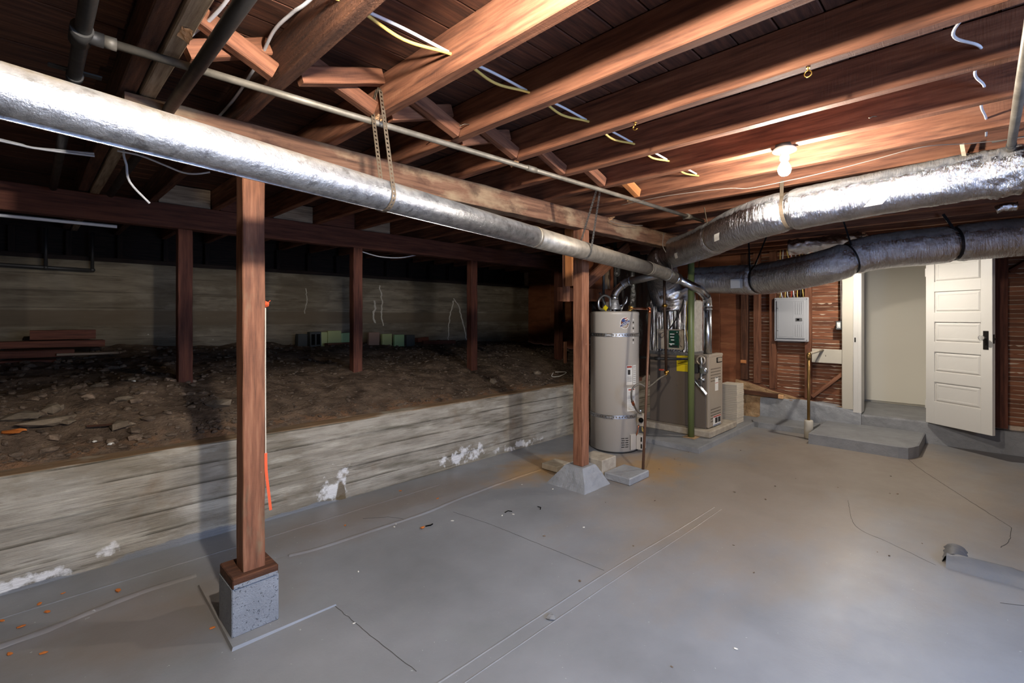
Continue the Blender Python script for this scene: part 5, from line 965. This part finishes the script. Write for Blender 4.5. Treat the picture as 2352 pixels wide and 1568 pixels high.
# hooks, nails, wood chips on the joists, ribbon, floor debris
def hook(x, y, closed, lb):
    z = 2.26; a1 = 2*PI*.97 if closed else 2*PI*.68
    P = [(x,y,z+.01),(x,y,z-.012)]+[(x, y+.011*math.sin(t), z-.023+.011*math.cos(t)) for t in [a1*k/14 for k in range(15)]]
    ob('cup_hook', G().tube(P, .0024, 8).lathe((x,y,z), [(.007,-.004),(.007,0)], 12), m_brass, label=lb, cat='hook')
hook(1.895, 1.105, False, 'open brass cup hook under a joist above the conduit'); hook(1.895, .437, True, 'closed brass ring hook under a joist left of the bulb')
for (x, y, z, lb) in [(1.453,1.72,2.30,'bent nail sticking out of the joist right of the strap joist'),(1.453,1.98,2.30,'second bent nail in the joist right of the strap joist, close to the beam'),(2.682,.35,2.30,'small nail in the bulb joist right of the bulb')]:
    ob('nail', G().tube([(x+.004,y,z),(x-.02,y+.008,z-.004),(x-.035,y+.02,z-.012)], .0022, 6).sphere((x-.035,y+.02,z-.012), .0045, 6), m_strap, label=lb, cat='nail')
for (x, y, lb) in [(1.06,1.86,'torn pale chip of wood stuck under the strap joist'),(1.90,1.87,'torn pale chip of wood stuck on the hook joist above the conduit'),(.335,1.72,'torn pale chip of wood on the grey half of the doubled joist'),(3.13,1.86,'torn orange chip of wood hanging by the conduit coupling'),(3.55,2.30,'torn brown chip of paper above the beam end')]:
    g = G().grid(lambda u, v: (x-.012+.03*u+.006*nz(u*4, v*4, x), y-.03+.06*v, 2.259-.02*u*v-.01*abs(nz(u*5, v*5, y))), 5, 6, False); g.grid(lambda u, v: (x-.012+.03*u, y-.03+.06*v, 2.262), 2, 2); ob('wood_chip', g, m_chipwood, label=lb, cat='chip')
rb = thing('orange_ribbon', 'strip of orange flagging tape hanging down the right edge of the near post', 'ribbon', (.768,2.36,.5))
ob('tape', G().ribbon(smooth_path([(.766,2.333,.78),(.767,2.332,.70),(.775,2.331,.62),(.786,2.33,.515)], .03), (1,-.25,0), .012, .0012), m_orange, rb)
ob('pale_tape', G().ribbon(smooth_path([(.766,2.337,1.44),(.765,2.335,1.2),(.765,2.333,.95),(.766,2.333,.77)], .03), (1,-.25,0), .0045, .0012), m_trimw, rb)
ob('knot', G().lump((.773,2.35,1.455), .016, (1,1,1)).ribbon([(.77,2.35,1.455),(.79,2.345,1.475)], (0,1,0), .012, .001), m_orange, rb)
for k, (x, y) in enumerate([(.325,3.133),(.043,3.257),(.071,3.142),(-.018,3.075),(.032,2.962),(.05,2.789),(.586,2.473),(1.492,3.035),(2.098,3.323),(2.209,2.98),(-.08,3.2),(.13,3.3),(-.05,2.88)]):
    s = random.uniform(.007,.012)*(2 if k == 0 else 1); g = G().lump((x, y, floor_z(x, y)+s*.25), s, (1.5,.9,.3))
    ob('orange_chip', g, m_chip, label='largest oval orange chip on the floor left of the concrete block' if k == 0 else 'small orange chip lying on the floor along the low wall', cat='chip', group='orange chips on the floor')
ob('orange_chip', G().lump((1.841,2.653,.006), .014, (1.3,.9,.4)), m_chip, label='orange chip beside a black sliver in the middle of the floor', cat='chip', group='orange chips on the floor')
ob('black_sliver', G().tube([(1.87,2.66,.003),(1.90,2.64,.008),(1.925,2.655,.003)], .004, 6), m_hole, label='curled black sliver next to the orange chip on the floor', cat='sliver')
ob('paint_blob', G().lump((1.715,1.441,.006), .024, (1.3,.9,.3)), m_paintdk, label='flat lump of grey paint on the floor seam', cat='blob')
for (x, y) in [(1.75,2.83),(1.72,2.80),(2.05,2.60),(2.35,2.42),(2.42,2.38),(1.28,2.45),(2.9,2.75),(1.05,2.05),(2.6,1.9),(.48,2.98),(1.6,.9),(2.1,.75),(3.0,2.5)]:
    s = random.uniform(.005,.009); ob('white_fleck', G().lump((x, y, .003), s, (1.5,.9,.3)), m_flake, label='tiny white fleck of paint lying on the grey floor', cat='fleck', group='white flecks on the floor')
for k in range(26):
    x = random.uniform(1.0,5.4); y = random.uniform(-.1,2.2) if x > 1.6 else random.uniform(.6,2.1); s = random.uniform(.004,.008)
    if .6 < x < 1.1 and 2.2 < y: continue
    ob('dark_crumb', G().lump((x, y, .003), s, (1.4,.9,.4)), m_clod, label='tiny dark crumb lying on the grey floor', cat='crumb', group='dark crumbs on the floor')
for (x, y, r) in [(2.62,2.3,.6),(2.45,2.42,2.2)]:
    ob('wire_scrap', G().tube([(x,y,.003),(x+.03*math.cos(r),y+.03*math.sin(r),.006),(x+.055*math.cos(r+.5),y+.055*math.sin(r+.5),.003)], .0028, 6), m_hole, label='bent dark scrap of wire lying on the floor left of the pier', cat='wire scrap', group='wire scraps on the floor')
ob('plastic_scrap', G().tube(smooth_path([(4.75,3.95,dz(4.75,3.95)+.05),(4.70,3.93,dz(4.7,3.93)+.01),(4.82,3.90,dz(4.82,3.9)+.012),(4.98,3.92,dz(4.98,3.92)+.03),(4.84,3.99,dz(4.84,3.99)+.03)], .02), .005, 6), m_grass, label='pale bent plastic scrap on the dirt near the last rear post', cat='scrap')
